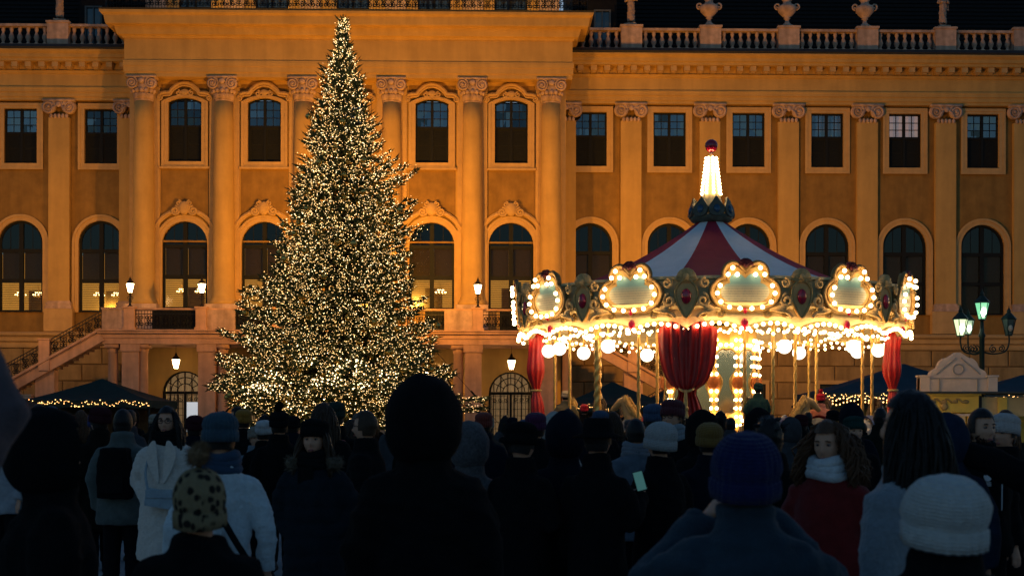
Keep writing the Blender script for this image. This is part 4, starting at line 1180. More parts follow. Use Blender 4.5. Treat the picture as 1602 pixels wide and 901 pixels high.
    for k in range(7):
        a = pi * (k + .5) / 7; shell.tube([(0, 0, 0), (.17*cos(a), -.01, .17*sin(a))], [.03, .055], 6)
    shell.ball((0, -.04, .02), .06, 8, 6); shellD = shell.mesh('shell', DKR, True); shellG = shell.mesh('shell', DK, True)
    lvs = []
    for s in (-1, 1):
        lv = MB(); lvs.append(lv)
        lv.tube(spiral(s*.92, .22, .16, .03, 1.4, pi/2, s, 16, 0), .04, 6)
        lv.tube(catmull([(s*.55, 0, .04), (s*.75, -.03, .0), (s*.95, 0, -.06), (s*1.05, 0, -.16)], 4, False), [.06]*6 + [.04]*7, 6)
        lv.ball((s*.8, -.02, .05), .09, 8, 6, (1.4, .5, .8))
        lv.tube(spiral(s*.88, .62, .12, .03, 1.2, pi/2, -s, 14, 0), .035, 6)
    lvs = [q.mesh('leaf_carving', DK, True) for q in lvs]
    for k in range(N):
        th = TH0 + 2*pi*k/N; x, y = A(th, R + .10)
        front = cos(th + .14) > -.12
        c = inst('crest', plate_, t, (x, y, 4.04), (radians(4), 0, th), (1, 1, .97)); 
        inst('crest_rim', rim, c); inst('painting', pic[k % 4], c, (0, 0, 0))
        inst('shell', shellD, c, (0, -.02, 1.0)); [inst('leaf_carving', q, c) for q in lvs]
        g = inst('gem', gemm, c, (0, -.05, -.01), scale=(.05, .03, .07))
        if front:
            for bx, bz in bl: inst('bulb', bulb, c, (bx, -.15, bz))
        # lower gem under each crest
        xg, yg = A(th, R + .09)
        inst('gem', gemm, t, (xg, yg, 3.74), (0, 0, th), (.085, .05, .13))
        # gem shield between crests
        th2 = th + pi / N; x, y = A(th2, R + .12)
        sh = MB().plate([(p.x, p.z) for p in catmull([(0, 0, -.42), (.14, 0, -.22), (.24, 0, .05), (.20, 0, .28), (.08, 0, .36), (0, 0, .42), (-.08, 0, .36), (-.20, 0, .28), (-.24, 0, .05), (-.14, 0, -.22)], 4)], [], -.04, .05)
        s_ = sh.build('shield', mat('shield_paint', (.80, .46, .17), .6, .2, 6), t, (x, y, 4.30), rot=(0, 0, th2))
        MB().tube([(p.x, -.05, p.z) for p in catmull([(0, 0, -.42), (.14, 0, -.22), (.24, 0, .05), (.20, 0, .28), (0, 0, .42), (-.20, 0, .28), (-.24, 0, .05), (-.14, 0, -.22)], 4)], .03, 6, closed=True).build('shield_rim', GOLD, s_, smooth=True)
        inst('gem', gemm, s_, (0, -.06, .05), scale=(.11, .06, .17)); inst('shell', shellG, s_, (0, -.02, .46), scale=(1.25,)*3)
        inst('shell', shellG, s_, (0, -.02, .44), (0, 0, 0), (1.5, 1, -.5))
        # rim bulbs along the scallops
        if front:
            for i in range(16):
                u = -1 + 2*(i + .5)/16; a = th + u * pi / N; zb = zr0 + .17 * abs(sin(u * pi)) ** .8
                xb, yb = A(a, R + .15); inst('bulb', bulb, t, (xb, yb, zb - .03), scale=(.95,)*3)
    # ceiling ring bulbs
    e = MB()
    for rr, n, zz in ((R - .30, 110, 3.58), (R - 1.6, 84, 3.72), (R - .9, 96, 3.66)):
        for k in range(n):
            x, y = A(2*pi*k/n, rr); e.ball((x, y, zz + .03 * sin(k * 1.7)), .036, 6, 4)
    stuff(e.build('ceiling_bulbs', BULB, t))
    # ceiling
    MB().lathe([(R - .06, 3.80), (R - .06, 3.86), (1.2, 4.1), (1.2, 4.02)], 48, cap=False).build('ceiling', mat('ceiling_paint', (.55, .42, .22), .6, .2, 2), t)
    # roof: 12 striped gores
    for k in range(12):
        a0 = radians(-15 - 6) + 2*pi*k/12
        b = MB(); rings = []
        for i in range(13):
            q = i / 12; r = .34 + (R - .12 - .34) * q
            z = 4.75 + (6.66 - 4.75) * ((1 - q) ** 1.6)
            rings.append([(A(a0 + (2*pi/12) * j / 6, r)[0], A(a0 + (2*pi/12) * j / 6, r)[1], z - .05 * sin(pi * j / 6) * sin(pi * q)) for j in range(7)])
        for i in range(12):
            for j in range(6):
                b.add([rings[i][j], rings[i][j+1], rings[i+1][j+1], rings[i+1][j]], [(0, 1, 2, 3)])
        b.build('roof_gore', STR if k % 2 == 0 else STW, t)
    # crown, lit spire and ball
    cr = MB().lathe([(.36, 6.6), (.52, 6.68), (.55, 6.8), (.50, 6.82)], 24).build('crown', DKC, t, smooth=True)
    for k in range(8):
        th = 2*pi*(k + .0)/8 + .12; x, y = A(th, .53)
        s_ = MB().plate([(p.x, p.z) for p in catmull([(0, 0, -.12), (.17, 0, -.06), (.2, 0, .12), (.10, 0, .26), (0, 0, .40), (-.10, 0, .26), (-.2, 0, .12), (-.17, 0, -.06)], 3)], [], -.03, .03).build('crown_leaf', DKC, cr, (x, y, 6.86), rot=(radians(-12), 0, th))
        inst('gem', MB().ball((0, -.03, .07), .1, 10, 8, (.9, .5, 1.1)).mesh('gem', BLUE, True), cr, (x, y, 6.86), (radians(-12), 0, th))
    MB().lathe([(.46, 6.82), (.30, 7.1), (.22, 7.36), (.11, 8.2), (.10, 8.3), (.05, 8.35), (.05, 8.5)], 16).build('spire', CRM, t, smooth=True)
    e = MB()
    for k in range(8):
        th = 2*pi*k/8 + .12
        for i in range(11):
            q = i / 10; r = .255 - .115 * q
            x, y = A(th, r); e.ball((x, y, 7.38 + .90*q), .033, 8, 6)
    stuff(e.build('spire_bulbs', BULB, t))
    MB().ball((0, 0, 8.60), .165, 20, 14).build('ball', GEM, t, smooth=True)
    # centre drum with mirrors and bulbs
    MB().lathe([(1.15, .5), (1.15, 3.95)], 12, a0=radians(-90 + 15) ).build('drum', mat('drum_yellow', (.70, .46, .14), .5, .12, 3), t)
    MIR = mat('mirror_panel', (.75, .78, .78), .12, .05, 2, metal=1.0)
    mo = catmull([(0, 0, -.75), (.24, 0, -.72), (.30, 0, -.45), (.16, 0, -.12), (.13, 0, .0), (.16, 0, .12), (.34, 0, .35), (.30, 0, .72), (.10, 0, .82), (0, 0, .80), (-.10, 0, .82), (-.30, 0, .72), (-.34, 0, .35), (-.16, 0, .12), (-.13, 0, 0), (-.16, 0, -.12), (-.30, 0, -.45), (-.24, 0, -.72)], 3)
    mp_ = MB().plate([(p.x*.8, p.z) for p in mo], [], -.03, .02).mesh('mirror', MIR); mr_ = MB().tube([(p.x*.83, -.03, p.z*1.02) for p in mo], .03, 5, closed=True).mesh('mirror_frame', GOLD, True)
    rose = MB().ball((.3, -.05, 0), .15, 10, 8, (1, .4, 1.2)).ball((-.3, -.05, 0), .15, 10, 8, (1, .4, 1.2)).mesh('rose_carving', mat('orange_carving', (.5, .16, .05), .6, .3, 8), True)
    e = MB()
    for k in range(12):
        th = 2*pi*k/12 + .18
        if cos(th) < -.3: continue
        x, y = A(th, 1.15 * cos(pi/12) + .02)
        o = inst('mirror', mp_, t, (x, y, 2.55), (0, 0, th)); inst('mirror_frame', mr_, o); inst('rose_carving', rose, o)
        th2 = th + pi/12
        for i in range(11):
            for s in (-.055, .055):
                xx, yy = A(th2 + s, 1.22); e.ball((xx, yy, 1.5 + .21 * i), .042, 7, 5)
        for i in range(3):
            xx, yy = A(th + (i - 1) * .12, 1.18); e.ball((xx, yy, 3.48), .045, 7, 5); e.ball((xx, yy, 1.62), .045, 7, 5)
    stuff(e.build('drum_bulbs', BULB, t))
    for k in range(10):
        th = radians(-95 + 21 * k)
        o = MB().tube(spiral(0, 0, .16, .03, 1.5, 0, 1, 16, -.02), .03, 5).ball((0, -.02, .25), .1, 8, 6, (1.4, .4, .8)).build('drum_carving', GOLD, t, (*A(th, 1.2), 1.15), rot=(0, 0, th))
    # platform and bandings
    MB().lathe([(R - .15, .12), (R - .15, .42), (R - .05, .44), (R - .05, .5), (.9, .5)], 60).build('platform', WOOD, t)
    # twisted brass poles
    def pole_mesh(r, h):
        b = MB(); n = 8; rings = []
        m = int(h / .05)
        for i in range(m + 1):
            z = h * i / m
            rings.append([((r * (1 + .16 * cos(2 * (2*pi*k/n) - z * 26))) * cos(2*pi*k/n), (r * (1 + .16 * cos(2 * (2*pi*k/n) - z * 26))) * sin(2*pi*k/n), z) for k in range(n)])
        b.loft(rings); return b.mesh('pole', BRASS, True)
    thin = pole_mesh(.038, 3.5); thick = pole_mesh(.085, 3.5)
    pxs = [(843, 33.0, 0), (868, 36.4, 0), (891, 34.0, 0), (935, 31.2, 1), (999, 31.6, 0), (1028, 33.5, 0), (1165, 31.8, 0), (1209, 31.4, 0), (1244, 33.2, 0), (1265, 36.8, 0), (1277, 34.6, 0), (1349, 33.6, 0), (1364, 33.9, 0)]
    def inside(p, d, lim):
        while (PX(p, d) - cx) ** 2 + (d - D) ** 2 > lim * lim and d < 40: d += .1
        return d
    for p, d, big in pxs:
        d = inside(p, d, 4.25); inst('pole', thick if big else thin, t, (PX(p, d) - cx, d - D, .5))
    # globe lamps
    GLOBE = emis('globe_lamp_glass', (1.0, .84, .60), 3.2)
    gm = MB().ball((0, 0, 0), .165, 18, 12).mesh('globe_lamp', GLOBE, True); gc = MB().tube([(0, 0, .14), (0, 0, .45)], .02, 6).lathe([(.08, .13), (.06, .19)], 10).mesh('globe_cap', BRASS)
    for p, y, d in ((858, 549, 33.2), (875, 545, 31.4), (913, 552, 34), (951, 541, 30.8), (1012, 555, 33.8), (1227, 541, 31.0), (1250, 551, 33.8), (1335, 541, 31.6), (1341, 549, 34.0), (1374, 547, 33.6), (1105, 553, 39.0), (1060, 556, 39.4), (1180, 556, 38.6)):
        d = inside(p, d, 4.4); o = inst('globe_lamp', gm, t, (PX(p, d) - cx, d - D, PZ(y, d))); inst('globe_cap', gc, o)
    # velvet curtains
    def swag(th, w_, full):
        b = MB(); rings = []; m = 26; n = 30
        z1, z0 = 3.80, .9
        for i in range(m + 1):
            q = i / m; z = z1 + (z0 - z1) * q
            zt_ = 2.45
            if full: ww = w_ * (sqrt(max(0, 1 - ((z1 - z) / (z1 - zt_)) ** 2.6)) * .80 + .20) if z > zt_ else w_ * (.20 + .34 * min(1, (zt_ - z) / .5) ** .7)
            else: ww = w_ * (.55 + .45 * abs(z - zt_) / 1.4)
            ring = []
            for k in range(n + 1):
                u = -1 + 2 * k / n
                fold = .05 * cos(u * 20) + .02 * sin(u * 37 + 2 * z)
                bulge = .22 * (1 - u * u) if full and z > zt_ else .08 * (1 - u*u)
                top = .16 * abs(sin(u * pi)) if i == 0 else .16 * abs(sin(u*pi)) * max(0, 1 - q * 8)
                ring.append((u * ww, -.05 - bulge + fold, z - .16 + top))
            rings.append(ring)
        for i in range(m):
            for k in range(n): b.f.append((i*(n+1) + k, i*(n+1) + k + 1, (i+1)*(n+1) + k + 1, (i+1)*(n+1) + k))
        b.v = [v for r in rings for v in r]
        o = b.build('curtain', RED, t, (*A(th, R - .1), 0), rot=(0, 0, th), smooth=True)
        tie = MB().tube([(w_ * .26 * cos(2*pi*k/16) * (1 if full else 1.9), -.08 + .2 * sin(2*pi*k/16), 2.30 + .04 * cos(4*pi*k/16)) for k in range(16)], .035, 6, closed=True)
        if full: tie.tube([(0, -.32, 2.3), (0, -.33, 1.95)], [.03, .05], 8).lathe([(.04, 0), (.07, -.06), (.05, -.12), (.09, -.4)], 10, (0, -.33, 1.95))
        tie.build('curtain_tie', GOLD, o)
    def bundle(th):
        rings = []; n = 36; m = 30
        for i in range(m + 1):
            q = i / m; z = 3.74 + (.9 - 3.74) * q
            rad = .13 + .045 * (1 - q) - .07 * exp(-((z - 2.35) / .22) ** 2) + .04 * exp(-((z - 2.85) / .25) ** 2)
            rings.append([(rad * (1 + .16 * cos(9 * 2*pi*k/n + .6 * sin(3 * z))) * cos(2*pi*k/n) + .05 * sin(z * 1.6), rad * (1 + .16 * cos(9 * 2*pi*k/n)) * sin(2*pi*k/n), z) for k in range(n)])
        o = MB().loft(rings).build('curtain', RED, t, (*A(th, R - .18), 0), smooth=True)
        MB().tube([(.105 * cos(2*pi*k/16) - .03, .105 * sin(2*pi*k/16), 2.35) for k in range(16)], .03, 6, closed=True).build('curtain_tie', GOLD, o)
    swag(radians(-14.5), .66, True); bundle(radians(-76)); bundle(radians(64))
    return t, cx, D, R
carousel_obj, CAR_X, CAR_Y, CAR_R = carousel()
# ------------------------------------------------------------------ people
def remesh(mb, voxel, name, m, fold=0.0, quilt=0.0, seed=0, fluff=0.0):
    me = mb.mesh(name + '_raw'); ob = bpy.data.objects.new('tmp', me); C.objects.link(ob)
    md = ob.modifiers.new('r', 'REMESH'); md.mode = 'VOXEL'; md.voxel_size = voxel; md.use_smooth_shade = True
    sm = ob.modifiers.new('s', 'SMOOTH'); sm.factor = .5; sm.iterations = 2
    dg = bpy.context.evaluated_depsgraph_get()
    out = bpy.data.meshes.new_from_object(ob.evaluated_get(dg)); out.name = name
    bpy.data.objects.remove(ob); bpy.data.meshes.remove(me)
    if fold or quilt or fluff:
        off = Vector((seed * 3.7, seed * 1.3, 0)); out.update()
        ns = [v.normal.copy() for v in out.vertices]
        for v, nn in zip(out.vertices, ns):
            p = v.co; d = 0
            if fold:
                q = Vector((p.x * 7, p.y * 7, p.z * 4.5)) + off
                d += fold * (noise.noise(q) + .5 * noise.noise(q * 2.3))
                d += fold * .7 * (1 - abs(noise.noise(Vector((p.x * 4 + p.z * 5, p.y * 4, p.z * 8)) + off))) ** 4
            if quilt: d += quilt * (abs(sin(pi * (p.z + .03 * noise.noise(p * 5)) / .115)) ** .6 - .6)
            if fluff: d += fluff * noise.noise(p * 60 + off)
            v.co = p + nn * d
    out.materials.clear(); out.materials.append(m)
    out.polygons.foreach_set('use_smooth', [True] * len(out.polygons)); out.update()
    return out

HEADZ = 1.628
def head_pts(b, yaw=0, pitch=0, n=44, m=36):
    rings = []
    for i in range(m + 1):
        t = -pi/2 + pi * i / m; ring = []
        for k in range(n):
            a = 2*pi*k/n; rr = max(cos(t), .01)
            x, y, z = .076*rr*cos(a), .097*rr*sin(a), .122*sin(t)
            if z < -.02:
                q = (-.02 - z) / .1
                x *= 1 - .30 * q ** 1.3
                y *= (1 - .10 * q) if y > 0 else (1 - .40 * q)
            if y > .07: y = .07 + (y - .07) * .75
            if y > 0:
                ax = abs(x)
                y += .026*exp(-((x/.013)**2 + ((z + .026)/.018)**2)) + .014*exp(-((x/.010)**2 + ((z - .002)/.026)**2))
                y -= .013*exp(-(((ax - .032)/.016)**2 + ((z - .014)/.011)**2))
                y += .005*exp(-(((ax - .03)/.025)**2 + ((z - .036)/.009)**2))
                y += .007*exp(-((x/.022)**2 + ((z + .064)/.009)**2)); y -= .004*exp(-((x/.03)**2 + ((z + .082)/.007)**2))
                y += .009*exp(-((x/.022)**2 + ((z + .104)/.016)**2)); y += .004*exp(-(((ax - .045)/.02)**2 + ((z + .02)/.02)**2))
            ring.append(Vector((x, y, z)))
        rings.append(ring)
    Rm = Matrix.Rotation(yaw, 3, 'Z') @ Matrix.Rotation(pitch, 3, 'X')
    tr = lambda v: tuple(Rm @ v + Vector((0, .012, HEADZ)))
    b.loft([[tr(v) for v in r] for r in rings])
    for s in (-1, 1):
        e = MB().ball((s*.077, -.008, -.005), .03, 10, 8, (.35, .65, 1.05)); b.add([tr(Vector(v)) for v in e.v], e.f)
def ell(z, rx, ry, n=24, cy=0, cx=0): return [(cx + rx*cos(2*pi*k/n), cy + ry*sin(2*pi*k/n), z) for k in range(n)]
def hand(b, wr, d, side, curl=.5):
    wr = Vector(wr); d = Vector(d).normalized(); up = Vector((0, 0, 1)) if abs(d.z) < .8 else Vector((0, 1, 0))
    r = d.cross(up).normalized(); u = r.cross(d).normalized()
    ring = lambda p, a, c: [p + r*a*cos(2*pi*k/10) + u*c*sin(2*pi*k/10) for k in range(10)]
    b.loft([ring(wr - d*.02, .027, .02), ring(wr + d*.03, .036, .016), ring(wr + d*.085, .041, .014)])
    for i, L in enumerate((.066, .076, .071, .055)):
        p = wr + d*.08 + r*(-.03 + .02*i)
        q = p + d*L*.5 - u*L*.25*curl; e = q + d*L*.42*(1 - curl*.6) - u*L*.5*curl
        b.tube([p, q, e], [.0095, .009, .0075], 6)
    p = wr + d*.02 + r*(-.035*side); q = p + d*.04 + r*(-.025*side) - u*.01; b.tube([p, q, q + d*.03 - u*.012], [.012, .010, .008], 6)
POSES = {   # (right shoulder offset implied) elbow, wrist for each arm: ((L elbow, L wrist), (R elbow, R wrist)); L is -x
    'down': (((-.24, -.03, 1.10), (-.235, .05, .84)), ((.24, -.03, 1.10), (.235, .05, .84))),
    'pocket': (((-.26, -.06, 1.10), (-.13, .05, .92)), ((.26, -.06, 1.10), (.13, .05, .92))),
    'hold': (((-.27, .0, 1.12), (-.12, .26, 1.12)), ((.27, .0, 1.12), (.12, .26, 1.12))),
    'photo': (((-.33, .13, 1.22), (-.10, .28, 1.48)), ((.33, .13, 1.22), (.10, .28, 1.48))),
    'phone_right': (((-.24, -.03, 1.10), (-.235, .05, .84)), ((.25, .02, 1.10), (.17, .26, 1.27))),
    'raise_right': (((-.24, -.03, 1.10), (-.235, .05, .84)), ((.40, .10, 1.70), (.16, .22, 2.08))),
    'reach_left': (((-.40, .12, 1.46), (-.60, .22, 1.52)), ((.24, -.03, 1.10), (.235, .05, .84))),
    'apart': (((-.265, -.04, 1.10), (-.27, .05, .84)), ((.265, -.04, 1.10), (.275, .05, .84))),
    'phone_left': (((-.25, .10, 1.08), (-.10, .33, 1.15)), ((.24, -.03, 1.10), (.235, .05, .84))),
    'sit': (((-.26, .05, 1.14), (-.12, .28, 1.10)), ((.26, .05, 1.14), (.12, .28, 1.10))),
}
MESH = {}
def body_mesh(pose, yaw, pitch, vox):
    key = ('body', pose, round(yaw, 2), round(pitch, 2), vox)
    if key in MESH: return MESH[key]
    b = MB(); head_pts(b, yaw, pitch)
    b.tube([(0, -.02, 1.38), (0, -.005, 1.48), (0, .008, 1.58)], [.066, .056, .054], 14)
    b.loft([ell(.84, .15, .11), ell(.95, .165, .115), ell(1.06, .145, .10), ell(1.2, .15, .11), ell(1.30, .155, .11), ell(1.37, .13, .085), ell(1.43, .065, .06)])
    for (el, wr), s in zip(POSES[pose], (-1, 1)):
        b.tube([(s*.10, 0, 1.35), (s*.16, -.005, 1.34), el, wr], [.055, .055, .042, .03], 10)
        hand(b, wr, Vector(wr) - Vector(el), s)
        if pose == 'sit': L = [(s*.09, 0, .88), (s*.16, .38, .82), (s*.17, .40, .42)]
        else: L = [(s*.085, 0, .90), (s*.10, .015, .49), (s*.10, -.02, .09)]
        b.tube(L, [.085, .058, .04], 12)
        f = Vector(L[2]); b.tube([f + Vector((0, -.04, -.04)), f + Vector((0, .06, -.045)), f + Vector((0, .16, -.06))], [.04, .04, .025], 8)
    MESH[key] = remesh(b, vox, 'body', None or SKIN); return MESH[key]
def coat_mesh(pose, hem, bulk, quilt, fold, vox, collar, seed, fluff=0, flare=0, slim=0):
    key = ('coat', pose, hem, bulk, quilt, fold, vox, collar, seed, flare, fluff)
    if key in MESH: return MESH[key]
    b = MB(); k = bulk
    rs = [(hem, .19 + k + flare, .155 + k + flare), (hem + .05, .193 + k + flare, .158 + k + flare)]
    if hem < .8: rs.append((.85, .185 + k + flare*.3, .15 + k))
    rs += [(1.0, .175 + k, .138 + k), (1.15, .178 + k, .138 + k), (1.27, .182 + k*.9, .135 + k*.9), (1.345, .168 + k*.8, .12 + k*.8), (1.40, .13 + k*.6, .105 + k*.6), (1.45, .10 + k*.4, .095 + k*.4), (1.49 + collar*.4, .09 + k*.3, .09 + k*.3), (1.49 + collar, .086 + k*.3, .086 + k*.3)]
    b.loft([ell(z, x, y, 28) for z, x, y in rs])
    for (el, wr), s in zip(POSES[pose], (-1, 1)):
        el = Vector(el); wr = Vector(wr); sh = Vector((s*.162, -.005, 1.335))
        b.tube([(s*.09, 0, 1.345), sh, sh.lerp(el, .5) + Vector((s*.01, 0, 0)), el, el.lerp(wr, .5), wr.lerp(el, .04)], [.074 + k*.6, .074 + k*.6, .068 + k*.7, .062 + k*.7, .058 + k*.6, .05 + k*.5], 14)
    MESH[key] = remesh(b, vox, 'coat', None or SKIN, fold, quilt, seed, fluff); return MESH[key]
def legs_mesh(pose):
    key = ('legs', pose == 'sit')
    if key in MESH: return MESH[key]
    b = MB(); b.loft([ell(.78, .165, .125), ell(.9, .17, .125), ell(1.0, .16, .12)])
    for s in (-1, 1):
        L = [(s*.09, 0, .88), (s*.16, .38, .82), (s*.17, .40, .42)] if pose == 'sit' else [(s*.085, 0, .88), (s*.10, .01, .5), (s*.105, -.015, .10)]
        b.tube(L, [.105, .082, .07], 12)
    MESH[key] = remesh(b, .02, 'trousers', SKIN, .006); return MESH[key]
def shoe_mesh():
    if 'shoe' not in MESH:
        b = MB().loft([[(x*.05, y*.13 + .05, 0) for x, y in ((-.8,-.8),(.8,-.8),(1,.5),(.6,1.05),(-.6,1.05),(-1,.5))], [(x*.052, y*.132 + .05, .03) for x, y in ((-.8,-.8),(.8,-.8),(1,.5),(.6,1.05),(-.6,1.05),(-1,.5))], [(x*.045, y*.11 + .02, .08) for x, y in ((-.8,-.8),(.8,-.8),(1,.3),(.6,.6),(-.6,.6),(-1,.3))], [(x*.05, y*.06 - .02, .13) for x, y in ((-.8,-.8),(.8,-.8),(1,.3),(.6,.9),(-.6,.9),(-1,.3))]])
        MESH['shoe'] = b.mesh('shoe', SKIN)
    return MESH['shoe']
SKIN = mat('skin', (.60, .31, .20), .55, .10, 9, .08, 60)
DARKSTUFF = mat('near_black', (.012, .011, .011), .8, .2, 5)

def beanie(h=.165, low=.015, slouch=.06, fat=1.1, ribs=26, big=False, sd=0):
    key = ('beanie', h, low, slouch, fat, big, sd)
    if key in MESH: return MESH[key]
    b = MB(); n = 104; rings = []; lump = .035 if not big else .07
    prof_ = [(.088, low - .012), (.099, low - .012), (.1005, low + .02), (.0985, low + .055), (.093, low + .058), (.095, low + .07)]
    for i in range(1, 11):
        q = i / 10; prof_.append((.095 * (1 - q ** 2.6) ** .5 * (1 + slouch * .3 * sin(pi*q)) + .002, low + .07 + (h - low - .07) * q))
    for r, z in prof_:
        rings.append([((r*.93*fat)*(1 + .028*cos(ribs*2*pi*k/n))*cos(2*pi*k/n), (r*1.14*fat)*(1 + .028*cos(ribs*2*pi*k/n))*sin(2*pi*k/n) - .01 - slouch*max(0, z - .05), z) for k in range(n)])
    for ring in rings:
        for i_, (x, y, z) in enumerate(ring):
            q = 1 + lump * (noise.noise(Vector((x * 14, y * 14, z * 11 + sd * 3.1))) + .5 * noise.noise(Vector((x * 34, y * 34, z * 30 + sd))))
            ring[i_] = (x * q, y * q, z + (.10 * lump if z > .08 else 0) * noise.noise(Vector((x * 20 + sd, y * 20, 3))))
    b.loft(rings); MESH[key] = b.mesh('beanie', SKIN, True); return MESH[key]
def pompom():
    if 'pom' not in MESH:
        b = MB(); rnd = random.Random(3); b.ball((0, 0, 0), .045, 14, 10)
        for _ in range(420):
            d = Vector((rnd.gauss(0, 1), rnd.gauss(0, 1), rnd.gauss(0, 1))).normalized(); s = d.cross(Vector((.3, .5, .8))).normalized() * .004
            e = d * rnd.uniform(.058, .075); b.add([d*.035 - s, d*.035 + s, e], [(0, 1, 2)])
        MESH['pom'] = b.mesh('pompom', SKIN)
    return MESH['pom']
def hood_mesh(fur=False, up=True):
    key = ('hood', up)
    if key in MESH: return MESH[key]
    b = MB(); n = 40; m = 26; idx = {}
    for i in range(m + 1):
        t = -pi*.42 + (pi*.92) * i / m
        for k in range(n):
            a = 2*pi*k/n; x, y, z = cos(t)*cos(a), cos(t)*sin(a), sin(t)
            wob = 1 + .05 * noise.noise(Vector((x, y, z)) * 2.1)
            px, py, pz_ = x*.125*wob, y*.145*wob - .015, z*.165*wob + .015
            if z < -.2: px *= 1 + .35*(-.2 - z); py *= 1 + .15*(-.2 - z)
            b.v.append((px, py, pz_))
    for i in range(m):
        for k in range(n):
            a = 2*pi*(k + .5)/n; t = -pi*.42 + (pi*.92)*(i + .5)/m
            if sin(a)*cos(t) > .55 and sin(t) < .68: continue
            b.f.append((i*n + k, i*n + (k+1) % n, (i+1)*n + (k+1) % n, (i+1)*n + k))
    me = b.mesh('hood', SKIN, True); MESH[key] = me; return me
def fur_ring(R=(.15, .10), zc=0, n=520, L=.06, tilt=.9, seed=2):
    b = MB(); rnd = random.Random(seed)
    for _ in range(n):
        a = rnd.uniform(-.25*pi, 1.25*pi) - pi/2 + pi/2
        c = Vector((R[0]*cos(a), -R[1]*sin(a)*.9, rnd.uniform(-.03, .04) - .02))
        d = (Vector((cos(a), -sin(a)*.6, rnd.uniform(-.2, 1.0))) + Vector((rnd.gauss(0, .4), rnd.gauss(0, .4), rnd.gauss(0, .4)))).normalized()
        s = d.cross(Vector((.2, .9, .4))).normalized()*.007
        b.add([c - s, c + s, c + d*L*rnd.uniform(.7, 1.2)], [(0, 1, 2)])
    b.tube([(R[0]*cos(a), -R[1]*sin(a)*.9, -.01) for a in [(-.25 + 1.5*k/16)*pi for k in range(17)]], .045, 8)
    return b.mesh('fur_trim', SKIN)
def hair_cap(b, s=1.06, low=-.5, front=.52, rough=.0, seed=0):
    n = 36; m = 24; o = len(b.v)
    for i in range(m + 1):
        t = -pi*.36 + (pi*.86)*i/m
        for k in range(n):
            a = 2*pi*k/n; x, y, z = cos(t)*cos(a), cos(t)*sin(a), sin(t)
            q = s * (1 + rough * noise.noise(Vector((x*5 + seed, y*5, z*5))))
            py = y*.101*q - .004
            if z < -.1 and y < 0: py *= .86
            b.v.append((x*.081*q, py, z*.128*q + .006))
    for i in range(m):
        for k in range(n):
            a = 2*pi*(k + .5)/n; t = -pi*.36 + (pi*.86)*(i + .5)/m; x, y, z = cos(t)*cos(a), cos(t)*sin(a), sin(t)
            if y > .30 and z < front: continue
            if y > -.05 and z < -.25: continue
            if z < low: continue
            b.f.append((o + i*n + k, o + i*n + (k+1) % n, o + (i+1)*n + (k+1) % n, o + (i+1)*n + k))
def hair_mesh(kind):
    key = ('hair', kind)
    if key in MESH: return MESH[key]
    b = MB(); rnd = random.Random(len(kind))
    if kind == 'short': hair_cap(b, 1.08, -.55, .55, .03)
    elif kind == 'tousled':
        hair_cap(b, 1.12, -.5, .55, .10)
        for _ in range(160):
            a = rnd.uniform(0, 6.28); z = rnd.uniform(.2, 1); r = sqrt(max(0, 1 - z*z)); d = Vector((r*cos(a), r*sin(a), z))
            if d.y > .3 and d.z < .55: continue
            p = Vector((d.x*.085, d.y*.105, d.z*.13)); b.tube([p, p + d*.02 + Vector((rnd.gauss(0, .02), .01, .005))], [.012, .003], 4)
    else:
        hair_cap(b, 1.10, -.62, .56, .05)
        N = 520 if kind == 'curly' else 560
        Ln = {'long': .34, 'curly': .25, 'bob': .20, 'verylong': .42}[kind]
        for _ in range(N):
            a = rnd.uniform(-.16*pi, 1.16*pi) + pi            # around the back and sides
            z = rnd.uniform(-.2, .97); r = sqrt(1 - z*z)
            p = Vector((.086*r*cos(a), .104*r*sin(a) - .004, .132*z + .008)); pts = [p]; ph = rnd.uniform(0, 6); wv = rnd.uniform(.012, .026) if kind == 'curly' else rnd.uniform(.004, .013)
            L = Ln * rnd.uniform(.7, 1.08); out_ = Vector((cos(a), sin(a), 0))
            spread = rnd.uniform(.03, .085) if kind == 'curly' else rnd.uniform(.004, .035)
            fr = 14 if kind == 'curly' else 7
            for i in range(1, 11):
                q = i/10; tuck = min(1, q*2.2)
                side = Vector((.094*cos(a), .108*sin(a) - .004, 0)); base_ = p.lerp(Vector((side.x, side.y, p.z)), tuck)   # fall over the skull, then straight down
                pts.append(base_ + out_*(spread*sin(pi*min(1, q)*.62) + .035*q) + Vector((wv*sin(ph + q*fr), wv*cos(ph + q*fr*.9), -(L + max(0, p.z))*q**1.15)))
            w0 = rnd.uniform(.0035, .0085)
            b.tube(pts, [w0]*8 + [w0*.8, w0*.6, w0*.2], 4)
    MESH[key] = b.mesh('hair', SKIN, True); return MESH[key]

def setm(o, m):
    if o.material_slots: o.material_slots[0].link = 'OBJECT'; o.material_slots[0].material = m
    return o
def fabric(name, col, rough=.9, var=.2, sc=14, bump=.35, bs=90, sheen=.1):
    dk = max(col) < .06
    return mat('fabric_' + name, col, 1.0 if dk else rough, var, sc, bump, bs, sheen=0 if dk else sheen, spec=.10 if dk else .2, knit='knit' in name or 'beanie' in name)
HB = mat('hair_black', (.006, .005, .0045), .45, .3, 30, .4, 120); HBR = mat('hair_brown', (.045, .022, .010), .45, .3, 30, .4, 120); HBL = mat('hair_auburn', (.085, .035, .014), .45, .3, 30, .4, 120)
BLACK = fabric('black', (.0062, .0064, .0072)); NAVY = fabric('navy', (.006, .009, .016)); CHAR = fabric('charcoal', (.008, .008, .0085)); DTEAL = fabric('teal_navy', (.020, .040, .060))
TROU = fabric('dark_trousers', (.006, .007, .009)); SHOE = mat('shoe_leather', (.012, .011, .010), .5)
